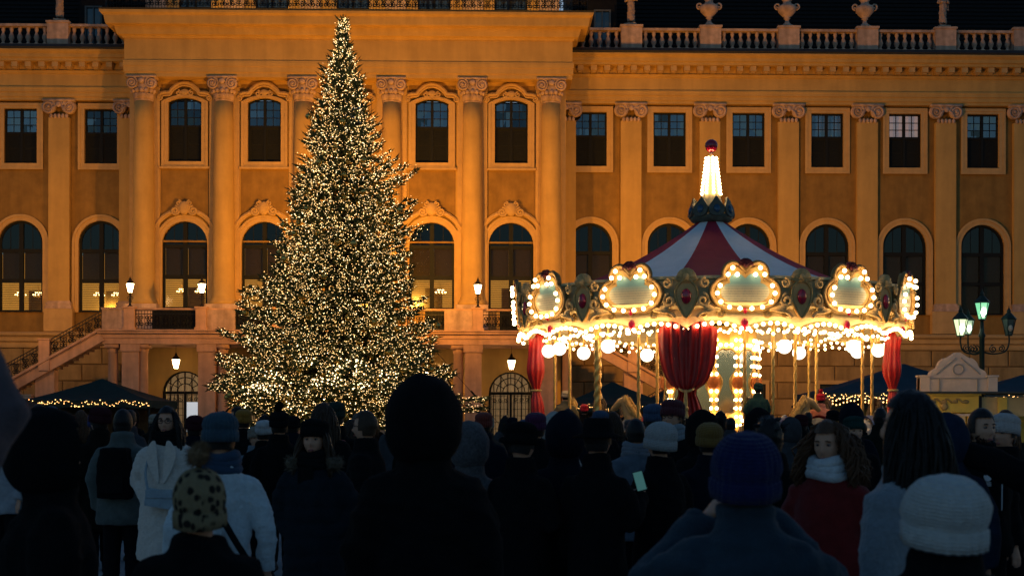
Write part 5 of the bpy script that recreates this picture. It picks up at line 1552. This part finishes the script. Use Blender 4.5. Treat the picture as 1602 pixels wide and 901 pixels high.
CREAMC = fabric('cream_boucle', (.68, .60, .53), .95, .12, 40, .6, 60, .4); PALEBL = fabric('pale_wool', (.55, .62, .66), .95, .12, 40, .6, 60, .4)
GREYW = fabric('grey_wool', (.20, .23, .26), .95, .15, 40, .5, 70, .4)

def person(label, px, d, top, rz, coat=BLACK, hem=.72, bulk=.02, quilt=0, fold=.012, collar=.06, pose='down', yaw=0, pitch=0,
           hat=None, hatm=None, hair='short', hairm=HB, hood=None, scarf=None, face=False, glasses=False, beard=False, vox=.016, bvox=.014,
           trous=TROU, group='people watching in the crowd', base=0.0, fluff=0, flare=0, hatkw={}, pom=None, seed=None, dx=0, skin=SKIN, extra=None, name='person', hatadd=None, hoods=1.12):
    if hatadd is None: hatadd = {'beanie': .035, 'beret': .05, 'brim': .04, None: .015}[hat] + (.02 if hood else 0) + (.12 if pom else 0)
    s = (PZ(top, d) - base) / (1.75 + hatadd) if pose != 'sit' else 1.0
    if pose == 'sit': base = PZ(top, d) - (1.75 + hatadd)
    if pose == 'sit':
        while (PX(px, d) - CAR_X) ** 2 + (d - CAR_Y) ** 2 > 3.9 ** 2: d += .1
        base = PZ(top, d) - (1.75 + hatadd)
    t = thing(name, label, 'person', (PX(px, d) + dx, d, base), radians(rz), group); t.scale = (s, s, s)
    seed = int(abs(px) * 7 + d) if seed is None else seed
    bd = setm(inst('body', body_mesh(pose, radians(yaw), radians(pitch), bvox), t), skin)
    setm(inst('coat', coat_mesh(pose, hem, bulk, quilt, fold, vox, collar, seed, fluff, flare), t), coat)
    setm(inst('trousers', legs_mesh(pose), t), trous)
    if pose != 'sit':
        for q in (-1, 1): setm(inst('shoe', shoe_mesh(), t, (q*.105, -.01, 0)), SHOE)
    hl = (0, .012, HEADZ); hr = (radians(pitch), 0, radians(yaw))
    if hair: setm(inst('hair', hair_mesh(hair), t, hl, hr), hairm)
    if hat == 'beanie':
        o = setm(inst('beanie', beanie(**hatkw), t, hl, (hr[0] - radians(-8), 0, hr[2])), hatm)
        if pom: setm(inst('pompom', pompom(), o, (0, -.01, hatkw.get('h', .16) + .045)), pom)
    if hat == 'beret':
        n = 60; rings = [[(r*cos(2*pi*k/n)*(1 + .01*cos(20*2*pi*k/n)), r*sin(2*pi*k/n)*1.08, z + .03*(r/.15)*cos(2*pi*k/n + .8)) for k in range(n)] for r, z in ((.09, .03), (.098, .03), (.098, .055), (.125, .065), (.148, .085), (.152, .105), (.140, .128), (.11, .146), (.07, .150), (.03, .140), (.004, .136))]
        setm(inst('beret', MB().loft(rings).mesh('beret', SKIN, True), t, hl, hr), hatm)
    if hat == 'brim':
        b = MB().lathe([(.10, .035), (.165, .02), (.17, .026), (.105, .05), (.10, .10), (.09, .145), (.05, .15), (.01, .14)], 32, flat=(.95, 1.12)); setm(inst('hat', b.mesh('hat', SKIN, True), t, hl, hr), hatm)
    if hood == 'up': setm(inst('hood', hood_mesh(), t, (hl[0], hl[1], hl[2] + .01 - .0 * hoods), hr, (hoods, hoods, 1 + (hoods - 1) * .6)), coat)
    if hood == 'fur':
        setm(inst('fur_hood', fur_ring((.17, .14)), t, (0, .0, 1.475)), mat('fur', (.10, .075, .05), .9, .4, 30))
    if scarf:
        b = MB()
        for j in range(3): b.tube([((.098 - .006*j)*cos(2*pi*k/20), (.098 - .006*j)*sin(2*pi*k/20) + .01, 1.455 + .035*j + .012*sin(4*pi*k/20 + j)) for k in range(20)], .036, 8, closed=True)
        o = b.build('scarf', scarf, t, smooth=True)
        if not face or hat: MB().loft([[(x*.055 + .03, .13 + z*.02 + dy, 1.44 - z) for x, dy in ((-1, 0), (1, 0), (1, .02), (-1, .02))] for z in (0, .12, .24, .34)]).build('scarf_end', scarf, o)
    if face:
        Rm = Matrix.Rotation(radians(yaw), 3, 'Z') @ Matrix.Rotation(radians(pitch), 3, 'X'); pos = lambda x, y, z: Rm @ Vector((x, y, z)) + Vector(hl)
        for q in (-1, 1):
            eo = setm(inst('eye', MB().ball((0, 0, 0), .012, 10, 8, (1.25, .7, .72)).mesh('eye', SKIN, True), bd, pos(q*.031, .077, .013), hr), mat('eye_white', (.22, .17, .15), .3, 0))
            setm(inst('iris', MB().ball((0, .0075, 0), .0062, 8, 6, (1, .4, 1)).mesh('iris', SKIN, True), eo), mat('iris_dark', (.02, .012, .008), .2, 0))
            setm(inst('eyebrow', MB().tube([(-.018, -.004, -.003), (0, .003, .003), (.018, -.003, 0)], [.003, .0045, .003], 6).mesh('eyebrow', SKIN), bd, pos(q*.031, .087, .034), hr), hairm)
        setm(inst('lips', MB().ball((0, 0, 0), .022, 12, 8, (1.05, .3, .36)).mesh('lips', SKIN, True), bd, pos(0, .087, -.066), hr), mat('lips', (.30, .10, .09), .5, .1))
        if beard: 
            b = MB(); rnd = random.Random(2)
            for _ in range(700):
                a = rnd.uniform(-1.35, 1.35); z = rnd.uniform(-.125, -.035)
                if abs(a) < .33 and -.078 < z < -.052: continue
                if abs(a) < .9 and z > -.05 - .02*(1 - abs(a)): continue
                q_ = (-.02 - z)/.1; rr = sqrt(max(0, 1 - (z/.13)**2)); p = Vector((sin(a)*.078*rr*(1 - .28*max(0, q_)**1.3), cos(a)*.098*rr, z)); dv = (p + Vector((0, 0, .05))).normalized()
                s_ = Vector((.003, 0, 0)); b.add([p - s_, p + s_, p + dv*.016 + Vector((0, 0, -.012))], [(0, 1, 2)])
            setm(inst('beard', b.mesh('beard', SKIN), t, hl, hr), hairm)
    if glasses:
        g = MB()
        for q in (-1, 1):
            g.tube([(q*.033 + .024*cos(2*pi*k/16), .100, .010 + .019*sin(2*pi*k/16)) for k in range(16)], .0028, 5, closed=True); g.tube([(q*.057, .098, .014), (q*.079, .02, .012), (q*.078, -.01, .005)], .0026, 5)
        g.tube([(-.010, .102, .014), (.010, .102, .014)], .0028, 5)
        setm(inst('glasses', g.mesh('glasses', SKIN), t, hl, hr), DARKSTUFF)
    if extra: extra(t)
    return t

# ---- the people one can tell apart, near to far
person('person in black padded coat with hood up, back turned, largest figure at centre', 663, 5.9, 596, 0, BLACK, .5, .055, 0, .02, .06, hood='up', hair='short', seed=1, hatadd=.075, hoods=1.34)
person('person in black hooded coat at the left foreground, face just visible in profile', 78, 5.4, 652, -62, BLACK, .55, .05, 0, .02, .05, hood='up', seed=2, face=True, hatadd=.06, hoods=1.3)
person('person at the left edge raising a sleeved arm, out of focus', -312, 3.0, 600, 0, fabric('mauve', (.09, .07, .08)), .7, .02, 0, .012, .05, pose='raise_right', seed=3)
def leopard():
    m = mat('leopard_knit', (.26, .20, .11), .95, .15, 20, .5, 80)
    n = m.node_tree.nodes; L = m.node_tree.links; b = n['Principled BSDF']; src = b.inputs['Base Color'].links[0].from_socket
    tc = n.new('ShaderNodeTexCoord'); vo = n.new('ShaderNodeTexVoronoi'); vo.inputs['Scale'].default_value = 24; L.new(tc.outputs['Object'], vo.inputs['Vector'])
    r = n.new('ShaderNodeValToRGB'); r.color_ramp.elements[0].position = .34; r.color_ramp.elements[0].color = (0, 0, 0, 1); r.color_ramp.elements[1].position = .48
    L.new(vo.outputs['Distance'], r.inputs[0]); mx = n.new('ShaderNodeMixRGB'); L.new(r.outputs[0], mx.inputs[0]); mx.inputs[1].default_value = (.018, .015, .012, 1); L.new(src, mx.inputs[2]); L.new(mx.outputs[0], b.inputs['Base Color']); return m
person('person in black coat and leopard-print bobble hat with fur pompom, back turned', 313, 4.7, 690, 0, BLACK, .5, .06, 0, .015, .02, hat='beanie', hatm=leopard(), hatkw=dict(h=.175, low=-.06, fat=1.16), pom=mat('fur_pom', (.19, .12, .065), .95, .35, 40), seed=4)
def strap(t):
    pts = catmull([(-.12, -.13, 1.44), (-.10, -.165, 1.38), (-.02, -.195, 1.22), (.08, -.195, 1.04), (.17, -.165, .90), (.23, -.05, .82)], 6, False)
    MB().tube(pts, .022, 6, flat=.35).build('bag_strap', BLACK, t)
    MB().tube([(0, -.15, 1.40), (0, -.165, 1.2), (0, -.165, .9), (0, -.18, .45)], .006, 5).build('back_seam', PALEBL, t)
person('person in pale blue-white wool coat with black shoulder strap, back turned', 345, 7.7, 647, 14, PALEBL, .42, .0, 0, .016, .05, pose='apart', hat='beanie', hatkw=dict(h=.17, low=0., fat=1.16), hatm=fabric('steel_blue', (.035, .07, .10)), scarf=fabric('blue_scarf', (.03, .06, .11)), fluff=.005, flare=.01, extra=strap, seed=5, pitch=-8)
def bag(t):
    o = MB().loft([[(x*(.115 + .012*(z < .95)), .27 + y*(.05 - .02*(z > 1.0)), z + .02*x) for x, y in ((-1,-1),(1,-1),(1,1),(-1,1))] for z in (.90, .93, 1.0, 1.05)]).build('handbag', fabric('pale_blue_bag', (.30, .37, .42), .5), t, loc=(-.02, 0, 0)); 
    MB().box(-.115, .115, .322, .33, .985, 1.055).build('bag_flap', fabric('pale_blue_bag', (.30, .37, .42), .5), o)
    MB().tube(catmull([(.11, .27, 1.05), (.15, .21, 1.2), (.12, .17, 1.38)], 5, False), .012, 5).build('bag_strap', fabric('pale_blue_bag', (.30, .37, .42), .5), o)
    for q in (-1, 1):
        MB().plate([(p.x, p.z) for p in catmull([(q*.02, 0, 1.10), (q*.10, 0, 1.24), (q*.13, 0, 1.36), (q*.09, 0, 1.45), (q*.05, 0, 1.46), (q*.03, 0, 1.3)], 4)], [], .185, .205).build('lapel', CREAMC, t)
person('woman in cream boucle coat with pale handbag, dark hood and glasses, facing the camera', 262, 12.0, 637, 178, CREAMC, .42, .04, 0, .012, .04, pose='pocket', hair='verylong', hairm=HB, hood=None, face=True, glasses=True, fluff=.008, flare=.03, extra=bag, bvox=.009, scarf=BLACK, seed=6, hat=None)
person('woman in dark quilted coat with fur collar and black beanie, facing the camera', 492, 9.3, 652, 174, fabric('petrol_black', (.012, .018, .024), .5), .45, .035, .012, .008, .05, pose='pocket', hat='beanie', hatm=BLACK, hatkw=dict(h=.165, low=.03, fat=1.12), hair='long', hairm=HBR, hood='fur', face=True, bvox=.008, seed=7, scarf=CHAR)
person('balding man with glasses in black, left profile beside the big hooded figure', 573, 11.0, 643, 78, BLACK, .6, .03, 0, .012, .05, hair='short', hairm=HBR, face=True, glasses=True, bvox=.009, seed=8)
person('person in black with dark cap, head bowed to the right, before the left carousel curtain', 815, 8.6, 660, -40, BLACK, .5, .03, 0, .012, .05, pitch=-12, hat='beanie', hatm=BLACK, hair='short', pose='hold', face=True, seed=9)
person('person in black hooded jacket, back turned, between two black-clad figures', 884, 9.0, 652, 0, NAVY, .75, .035, 0, .012, .05, hood='up', seed=10)
person('person in black coat wearing a brimmed black hat, back turned', 934, 8.4, 650, -36, BLACK, .6, .015, 0, .012, .06, hat='brim', hatm=BLACK, pose='phone_right', seed=11)
def phone_thing(px, py, d, label, rz=0, em=(.25, .75, .72), es=.55):
    t = thing('phone', label, 'phone', (PX(px, d), d, PZ(py, d)), radians(rz))
    MB().box(-.037, .037, -.004, .004, -.076, .076).build('case', DARKSTUFF, t, rot=(radians(-22), radians(-14), 0))
    MB().box(-.033, .033, -.0065, -.0045, -.07, .07).build('screen', mat('phone_screen_' + str(px), (.02, .05, .05), .2, .3, 50, emit=em, estr=es), t, rot=(radians(-22), radians(-14), 0))
    return t
phone_thing(1001, 752, 8.42, 'smartphone with glowing teal screen held by the figure in the brimmed hat', 0, (.25, .75, .72), .13).scale = (.85, .85, .85)
person('person in light grey knit beanie and dark coat, back turned, right of the glowing phone', 1033, 9.4, 662, 40, BLACK, .6, .03, 0, .012, .05, pose='phone_left', hat='beanie', hatm=fabric('light_grey_knit', (.42, .40, .39), .95, .1, 30, .7, 60), hatkw=dict(h=.18, low=-.02, fat=1.2), seed=12)
person('man in maroon beanie and glasses turned to the left, before the front curtain', 1052, 12.4, 624, 148, BLACK, .6, .035, 0, .012, .05, hat='beanie', hatm=fabric('maroon_knit', (.09, .018, .025)), face=True, glasses=True, bvox=.009, seed=13, hair='short', scarf=GREYW)
person('person leaning in dark coat right of the man in the maroon beanie', 1098, 11.2, 648, 30, BLACK, .6, .05, 0, .015, .08, hood='up', seed=14)
person('person in ribbed mustard beanie, back turned, below the front carousel curtain', 1110, 10.0, 662, 0, NAVY, .6, .03, 0, .012, .05, hat='beanie', hatm=fabric('mustard_knit', (.22, .12, .03), .95, .1, 30, .7, 60), hatkw=dict(h=.175, low=.0, fat=1.18), seed=15)
person('person in royal blue beanie and teal padded jacket, arms raised to take a photo', 1167, 4.4, 683, 0, DTEAL, .7, .04, .012, .018, .05, pose='photo', hat='beanie', hatm=fabric('royal_blue_knit', (.008, .014, .075), .95, .15, 30, .6, 60), hatkw=dict(h=.185, low=-.045, fat=1.34, sd=2, big=True), seed=16)
person('person with dark bushy hair in black, behind the royal blue beanie', 1203, 8.2, 652, -8, BLACK, .6, .03, 0, .012, .05, hair='tousled', hairm=HB, seed=17)
person('woman with curly auburn hair, red coat and white scarf, looking left', 1297, 7.4, 657, 146, fabric('dark_red_wool', (.14, .010, .010)), .5, .02, 0, .012, .05, hair='curly', hairm=HBL, face=True, scarf=fabric('white_scarf', (.50, .52, .54), .95, .25, 12, .6, 50), bvox=.008, seed=18, pitch=-10, pose='pocket')
person('woman with long dark hair in grey wool coat, looking left, right foreground', 1428, 5.1, 612, 40, GREYW, .45, .03, 0, .014, .06, hair='verylong', hairm=HB, face=True, bvox=.009, seed=19, yaw=25)
person('person in slouchy white knitted hat and black coat, nearest figure at lower right', 1478, 3.9, 744, 5, BLACK, .5, .075, 0, .015, .06, hat='beanie', hatkw=dict(h=.175, low=-.06, fat=1.48, slouch=.2, big=True, sd=4), hatm=fabric('white_knit', (.52, .52, .50), .95, .10, 30, .8, 70), hair='short', hairm=HB, seed=20)
def trefoil(t):
    W = mat('white_print', (.7, .7, .7), .6, 0)
    b = MB()
    for a in (-.62, 0, .62):
        pts = [(.012*cos(2*pi*k/14), .024*sin(2*pi*k/14) + .026) for k in range(14)]
        b.plate([(x*cos(a) + z*sin(a) , -x*sin(a) + z*cos(a)) for x, z in pts], [], -.0015 - .0006*a, .0015)
    for k in range(3): b.box(-.024 - .001*k, .024 + .001*k, -.002, .0025, -.010 - .010*k, -.005 - .010*k)
    o = b.build('logo', W, t, (.095, .192, 1.29), rot=(0, 0, pi))
    z = MB().tube([(-.02, .185, 1.42), (-.015, .198, 1.3), (-.01, .2, 1.1)], .004, 5).build('zip', W, t)
person('bearded man in black jacket with small white trefoil emblem, looking right', 1534, 9.0, 638, 200, BLACK, .8, .03, 0, .012, .05, hair='short', hairm=HB, face=True, beard=True, bvox=.008, seed=21, yaw=0, extra=trefoil)
person('person in white beanie at the right edge, face turned left behind an outstretched arm', 1572, 9.8, 645, 130, BLACK, .6, .03, 0, .012, .05, hat='beanie', hatm=fabric('offwhite_knit', (.52, .45, .42), .95, .1, 30, .6, 60), face=True, bvox=.010, seed=22)
person('person in black at the right edge stretching an arm to the left', 1662, 8.0, 640, 0, BLACK, .6, .03, 0, .012, .05, pose='reach_left', seed=23)
person('person in dark blue headscarf behind the long-haired woman in grey', 1482, 8.2, 655, -20, fabric('blue_black', (.012, .022, .045)), .6, .04, 0, .012, .06, hood='up', face=True, seed=24)
person('person in dark teal beanie facing the camera, right of the curly-haired woman', 1336, 13.0, 650, 186, BLACK, .6, .03, 0, .012, .05, hat='beanie', hatm=fabric('dark_teal_knit', (.012, .045, .040)), hatkw=dict(h=.165, low=.03), face=True, bvox=.010, seed=25)
person('person with cropped dark hair, back turned, left of the bearded man', 1467, 11.0, 651, 0, BLACK, .6, .03, 0, .012, .05, hair='short', seed=26)
def backpack(t):
    o = inst('backpack', remesh(MB().loft([[(x*(.15 - .03*(z > 1.3)), -.20 + y*.085, z) for x, y in ((-1,-.7),(-.7,-1),(.7,-1),(1,-.7),(1,1),(-1,1))] for z in (.95, 1.0, 1.25, 1.34, 1.40)]), .016, 'backpack', BLACK, .012), t)
    MB().box(-.11, .11, -.315, -.291, 1.0, 1.16).build('pocket', CHAR, o)
person('man in grey-green jacket with black backpack, back turned, beside the cream coat', 192, 12.6, 641, -4, fabric('grey_green', (.085, .10, .095)), .7, .045, 0, .012, .06, hair='short', hairm=HB, extra=backpack, seed=27)
person('person in mustard beanie left of the tree, far behind the blue-white coat', 381, 17.0, 641, 20, BLACK, .6, .03, 0, .012, .05, hat='beanie', hatm=fabric('mustard_far', (.28, .13, .02)), seed=28)
person('person in dark bobble hat under the left part of the tree', 437, 14.0, 626, 0, BLACK, .6, .03, 0, .012, .05, hat='beanie', hatm=CHAR, pom=BLACK, seed=29)
person('person in white beanie and black coat under the left part of the tree', 413, 15.0, 658, 0, BLACK, .6, .03, 0, .012, .05, hat='beanie', hatm=fabric('white_beanie', (.50, .48, .47)), seed=30)
def redpack(t):
    o = inst('backpack', remesh(MB().loft([[(x*(.15 - .03*(z > 1.3)), -.20 + y*.085, z) for x, y in ((-1,-.7),(-.7,-1),(.7,-1),(1,-.7),(1,1),(-1,1))] for z in (.95, 1.0, 1.25, 1.34, 1.40)]), .016, 'backpack', fabric('red_pack', (.22, .012, .018)), .012), t)
    MB().box(-.10, .10, -.32, -.291, 1.0, 1.16).build('pocket', fabric('red_pack', (.22, .012, .018)), o)
person('person in dark green beanie with red backpack under the tree', 524, 14.0, 629, 0, BLACK, .6, .03, 0, .012, .05, hat='beanie', hatm=fabric('bottle_green', (.015, .035, .03)), extra=redpack, seed=31)
person('person in speckled grey coat half hidden right of the big hooded figure', 735, 8.8, 668, -10, fabric('speckled_grey', (.08, .075, .08), .95, .5, 60), .5, .03, 0, .012, .05, hood='up', seed=32)
person('person with pale hood over dark coat, mid crowd left of the light grey beanie', 995, 11.5, 655, 20, fabric('pale_hooded', (.10, .12, .15)), .7, .035, 0, .012, .05, hair='short', hairm=HB, hood=None, scarf=fabric('pale_snood', (.17, .18, .21)), seed=33)
person('person in purple beanie beside the foot of the left carousel curtain', 838, 12.5, 645, 0, BLACK, .6, .03, 0, .012, .05, hat='beanie', hatm=fabric('purple_knit', (.07, .012, .05)), seed=34)
person('person in white hood among black coats before the left carousel poles', 868, 13.5, 650, 5, fabric('white_jacket', (.35, .34, .32)), .7, .03, 0, .012, .06, hood='up', seed=35)
person('child in pale knit hat and blue jacket at the left, right of the mustard beanie', 400, 15.5, 668, 200, fabric('pale_blue_jacket', (.16, .20, .24)), .6, .03, .01, .008, .05, hat='beanie', hatm=fabric('beige_knit', (.30, .24, .18)), face=True, seed=36)
person('person in blue beanie before the left market tent', 152, 15.0, 646, 12, CHAR, .6, .03, 0, .012, .05, hat='beanie', hatm=fabric('cobalt_knit', (.015, .03, .14)), seed=37)
person('person in white jacket at the left edge, far behind the raised arm', 12, 14.0, 642, 150, fabric('white_parka', (.32, .33, .36)), .7, .03, 0, .012, .06, face=True, hair='short', seed=38)
# riders on the carousel
RG = 'riders on the carousel'
person('rider in beige beanie and olive coat on the left side of the carousel', 885, 32.6, 611, 10, fabric('olive', (.09, .085, .06)), .8, .04, 0, .01, .05, pose='sit', hat='beanie', hatm=fabric('beige_beanie', (.40, .33, .24)), group=RG, seed=40)
person('child rider in red bobble hat and pink jacket on the right side of the carousel', 1284, 31.6, 606, -20, fabric('pink_jacket', (.50, .20, .15)), .8, .03, 0, .01, .05, pose='sit', hat='beanie', hatm=fabric('red_knit', (.50, .012, .03)), pom=fabric('red_pom', (.5, .012, .03)), group=RG, seed=41)
person('rider in dark teal cap beside the mirrored drum of the carousel', 1186, 31.6, 598, 15, fabric('teal_rider', (.015, .05, .055)), .8, .04, 0, .01, .05, pose='sit', hat='beanie', hatm=fabric('teal_cap', (.015, .04, .045)), group=RG, seed=42)
person('child rider in crimson hat on a low seat at the left of the carousel', 914, 31.2, 632, 5, BLACK, .8, .02, 0, .01, .05, pose='sit', hat='beanie', hatm=fabric('crimson_knit', (.40, .012, .03)), group=RG, seed=43)
person('rider in grey-green beanie and brown coat left of the front curtain', 983, 32.4, 625, 0, fabric('brown_coat', (.20, .09, .03)), .8, .03, 0, .01, .05, pose='sit', hat='beanie', hatm=fabric('lichen_knit', (.08, .085, .07)), group=RG, seed=44)

# ---- the packed crowd behind: shared shapes, dark coats
def crowd():
    rnd = random.Random(21)
    coats = [BLACK, BLACK, NAVY, CHAR, fabric('mid_grey', (.05, .05, .055)), fabric('taupe', (.055, .042, .034)), fabric('dark_brown', (.011, .008, .006)), fabric('dark_olive', (.010, .011, .008)), fabric('ink_blue', (.006, .009, .016))]
    hats = [BLACK, CHAR, NAVY, fabric('dark_wine', (.04, .010, .014)), fabric('slate', (.05, .055, .06)), fabric('oatmeal', (.26, .22, .17)), fabric('brick_red', (.16, .03, .02)), fabric('denim', (.04, .07, .13))]
    hairs = [HB, HBR, HB]
    taken = []; made = {}
    for o in scene.objects:
        if o.get('category') == 'person': taken.append((o.location.x, o.location.y))
    rows = [(13.2, 1.0), (15.6, .85), (18.2, .8), (21.2, .85), (24.6, .9), (28.4, .95)]
    n = 0
    for r, (d, sp) in enumerate(rows):
        half = 801 / F * d + .3; x = -half + rnd.uniform(0, sp)
        while x < half:
            xx = x + rnd.uniform(-.15, .15); dd = d + rnd.uniform(-.9, .9); x += sp * rnd.uniform(.85, 1.2)
            if (xx - CAR_X) ** 2 + (dd - CAR_Y) ** 2 < (CAR_R + .6) ** 2: continue
            if any((xx - a) ** 2 + (dd - b) ** 2 < .42 for a, b in taken): continue
            taken.append((xx, dd)); h = rnd.choice([1.58, 1.64, 1.68, 1.72, 1.76, 1.80])
            px = 801 + F * xx / dd; top = 655 - F * (h - EYE) / dd
            k = rnd.random(); kw = {}
            if k < .30: kw = dict(hat='beanie', hatm=rnd.choice(hats))
            elif k < .42: kw = dict(hood='up')
            elif k < .72: kw = dict(hair='short', hairm=rnd.choice(hairs))
            else: kw = dict(hair='long', hairm=rnd.choice([HB, HBR, HBL]))
            rz = rnd.gauss(0, 22) if rnd.random() < .93 else rnd.choice([90, -90, 150])
            zone = 'left of the tree' if px < 335 else 'before the tree' if px < 740 else 'before the carousel' if px < 1425 else 'before the kiosk'
            depth = 'nearer' if r < 2 else 'farther'
            cm = rnd.choice(coats); cn = {'black': 'black', 'navy': 'dark navy', 'charcoal': 'charcoal', 'dark_brown': 'dark brown', 'dark_olive': 'dark olive', 'ink_blue': 'ink blue', 'mid_grey': 'grey', 'taupe': 'taupe'}[cm.name[7:]]
            hd = (kw['hatm'].name[7:].replace('_', ' ') + ' beanie') if 'hatm' in kw else 'hood up' if 'hood' in kw else (('short ' if kw['hair'] == 'short' else 'long ') + {'hair_black': 'black', 'hair_brown': 'brown', 'hair_auburn': 'auburn'}[kw['hairm'].name] + ' hair')
            p_ = person(f'person, {cn} coat, {hd}, {depth} crowd {zone}', px, dd, top, rz, cm, rnd.choice([.55, .75]), .03, 0, .012, .06,
                   pose=rnd.choice(['down', 'pocket', 'hold']), vox=.026, bvox=.022, group='packed rows of the crowd', seed=99, **kw)
            made.setdefault(p_['label'], []).append((px, p_))
            n += 1
    ordn = ['leftmost', 'second from left', 'third from left', 'fourth from left', 'fifth from left', 'sixth from left']
    for lab, ps in made.items():
        if len(ps) > 1:
            for i, (_, p_) in enumerate(sorted(ps, key=lambda q: q[0])): p_['label'] = lab + ', ' + ordn[min(i, 5)]
    print('crowd', n)
crowd()

# ------------------------------------------------------------------ statues on the balustrade
def statue(px, label, pose, flip):
    t = thing('statue', label, 'statue', palp(WX(px), -.45, bz1 + .125), radians(180 + flip), 'stone statues on the roof balustrade')
    MB().box(-.34, .34, -.30, .30, 0, .14).build('plinth', STONE, t)
    o = setm(inst('figure', body_mesh(pose, radians(20), 0, .022), t, (0, 0, .13), scale=(1.22,)*3), STONE)
    setm(inst('drapery', coat_mesh('hold', .12, -.02, 0, .035, .022, .0, 77, 0, .0), t, (0, 0, .14), scale=(1.2, 1.2, 1.2)), STONE)
statue(100, 'draped stone statue on the roof balustrade left of the central block', 'hold', 15)
statue(985, 'draped stone statue on the roof balustrade just right of the central block', 'hold', -20)
statue(1474, 'draped stone statue on the roof balustrade near the right edge', 'phone_right', 10)

# ------------------------------------------------------------------ carousel horses
def horse_mesh():
    b = MB()
    b.tube([(0, -.62, 1.0), (0, -.5, 1.05), (0, -.25, 1.0), (0, .1, .98), (0, .38, 1.04), (0, .52, 1.10)], [.12, .22, .23, .22, .23, .14], 16)
    b.tube([(0, .42, 1.10), (0, .60, 1.32), (0, .70, 1.56), (0, .74, 1.66)], [.19, .14, .10, .09], 12)
    b.tube([(0, .68, 1.68), (0, .82, 1.62), (0, .98, 1.48), (0, 1.04, 1.42)], [.09, .10, .065, .055], 12)
    for s in (-1, 1):
        b.tube([(s*.05, .68, 1.72), (s*.06, .67, 1.82)], [.03, .008], 6)
        b.tube([(s*.13, .42, .95), (s*.14, .62, .78), (s*.14, .52, .55), (s*.14, .40, .48)], [.10, .055, .04, .05], 10)
        b.tube([(s*.13, -.5, .98), (s*.15, -.42, .72), (s*.15, -.64, .55), (s*.15, -.70, .34), (s*.15, -.64, .30)], [.15, .08, .05, .04, .05], 10)
    me = remesh(b, .02, 'body', SKIN)
    mn = MB(); rnd = random.Random(4)
    for i in range(60):
        q = i/60; p = Vector((0, .40 + .32*q, 1.27 + .46*q)); sd = rnd.choice([-1, 1])
        mn.tube([p, p + Vector((sd*.08, -.05, .04)), p + Vector((sd*.14, -.06 + rnd.uniform(-.05, .05), -.08)), p + Vector((sd*.13, -.1, -.2))], [.03, .035, .03, .006], 5)
    tl = MB()
    for i in range(20): tl.tube([(rnd.uniform(-.03, .03), -.66, 1.10), (rnd.uniform(-.08, .08), -.85, 1.05), (rnd.uniform(-.08, .08), -.9, .8), (rnd.uniform(-.1, .1), -.84, .5)], [.03, .035, .03, .006], 5)
    sd = MB().loft([[(.27*cos(pi*k/10), y, 1.0 + .27*sin(pi*k/10) + dz) for k in range(11)] for y, dz in ((-.28, .06), (-.2, .0), (.1, .0), (.2, .07))], False)
    return me, mn.mesh('mane', SKIN, True), tl.mesh('tail', SKIN, True), sd.mesh('saddle', SKIN, True)
HM = horse_mesh()
HC = [mat('horse_tan', (.42, .26, .10), .35, .1, 4), mat('horse_white', (.60, .55, .46), .35, .1, 4), mat('horse_grey', (.20, .19, .18), .35, .1, 4)]
MANE = [mat('mane_gold', (.45, .28, .09), .5, .2, 12), mat('mane_dark', (.05, .03, .02), .5, .2, 12)]
SAD = [mat('saddle_red', (.35, .02, .03), .5, .2, 6), mat('saddle_blue', (.03, .06, .2), .5, .2, 6)]
hs = [(885, 32.6, -15, 0, 'tan carousel horse under the rider in the beige beanie'), (935, 31.2, -8, 1, 'white carousel horse on the thick brass pole at the left'),
      (1022, 31.4, 62, 0, 'tan carousel horse with gold mane left of the front curtain'), (983, 32.4, 0, 2, 'grey carousel horse under the rider in the grey-green beanie'),
      (1186, 31.6, 10, 1, 'white carousel horse under the rider in the teal cap'), (1215, 31.2, -80, 0, 'tan carousel horse right of the mirrored drum, head to the right'),
      (1284, 31.6, -20, 2, 'grey carousel horse under the child in the red bobble hat'), (1356, 33.4, -35, 1, 'white carousel horse between the two rightmost brass poles')]
for i, (px, d, rz, c, lab) in enumerate(hs):
    while (PX(px, d) - CAR_X) ** 2 + (d - CAR_Y) ** 2 > 3.9 ** 2: d += .1
    t = thing('carousel_horse', lab, 'carousel horse', (PX(px, d), d, .42), radians(rz), 'horses on the carousel')
    setm(inst('body', HM[0], t), HC[c]); setm(inst('mane', HM[1], t), MANE[0 if c == 0 else 1]); setm(inst('tail', HM[2], t), MANE[0 if c == 0 else 1]); setm(inst('saddle', HM[3], t), SAD[i % 2])
# pale blue paper bag carried at the left edge
t = thing('paper_bag', 'pale blue paper bag carried in the crowd at the left edge', 'bag', (PX(15, 9.5), 9.5, PZ(726, 9.5)))
MB().loft([[(x*.12, y*.05, 0) for x, y in ((-1,-1),(1,-1),(1,1),(-1,1))], [(x*.125, y*.06, .20) for x, y in ((-1,-1),(1,-1),(1,1),(-1,1))]]).build('sack', mat('blue_paper', (.10, .26, .36), .7, .25, 10), t)
for s in (-1, 1): MB().tube(catmull([(-.05, s*.05, .2), (-.03, s*.05, .28), (.03, s*.05, .28), (.05, s*.05, .2)], 4, False), .004, 5).build('handle', CHAR, t)
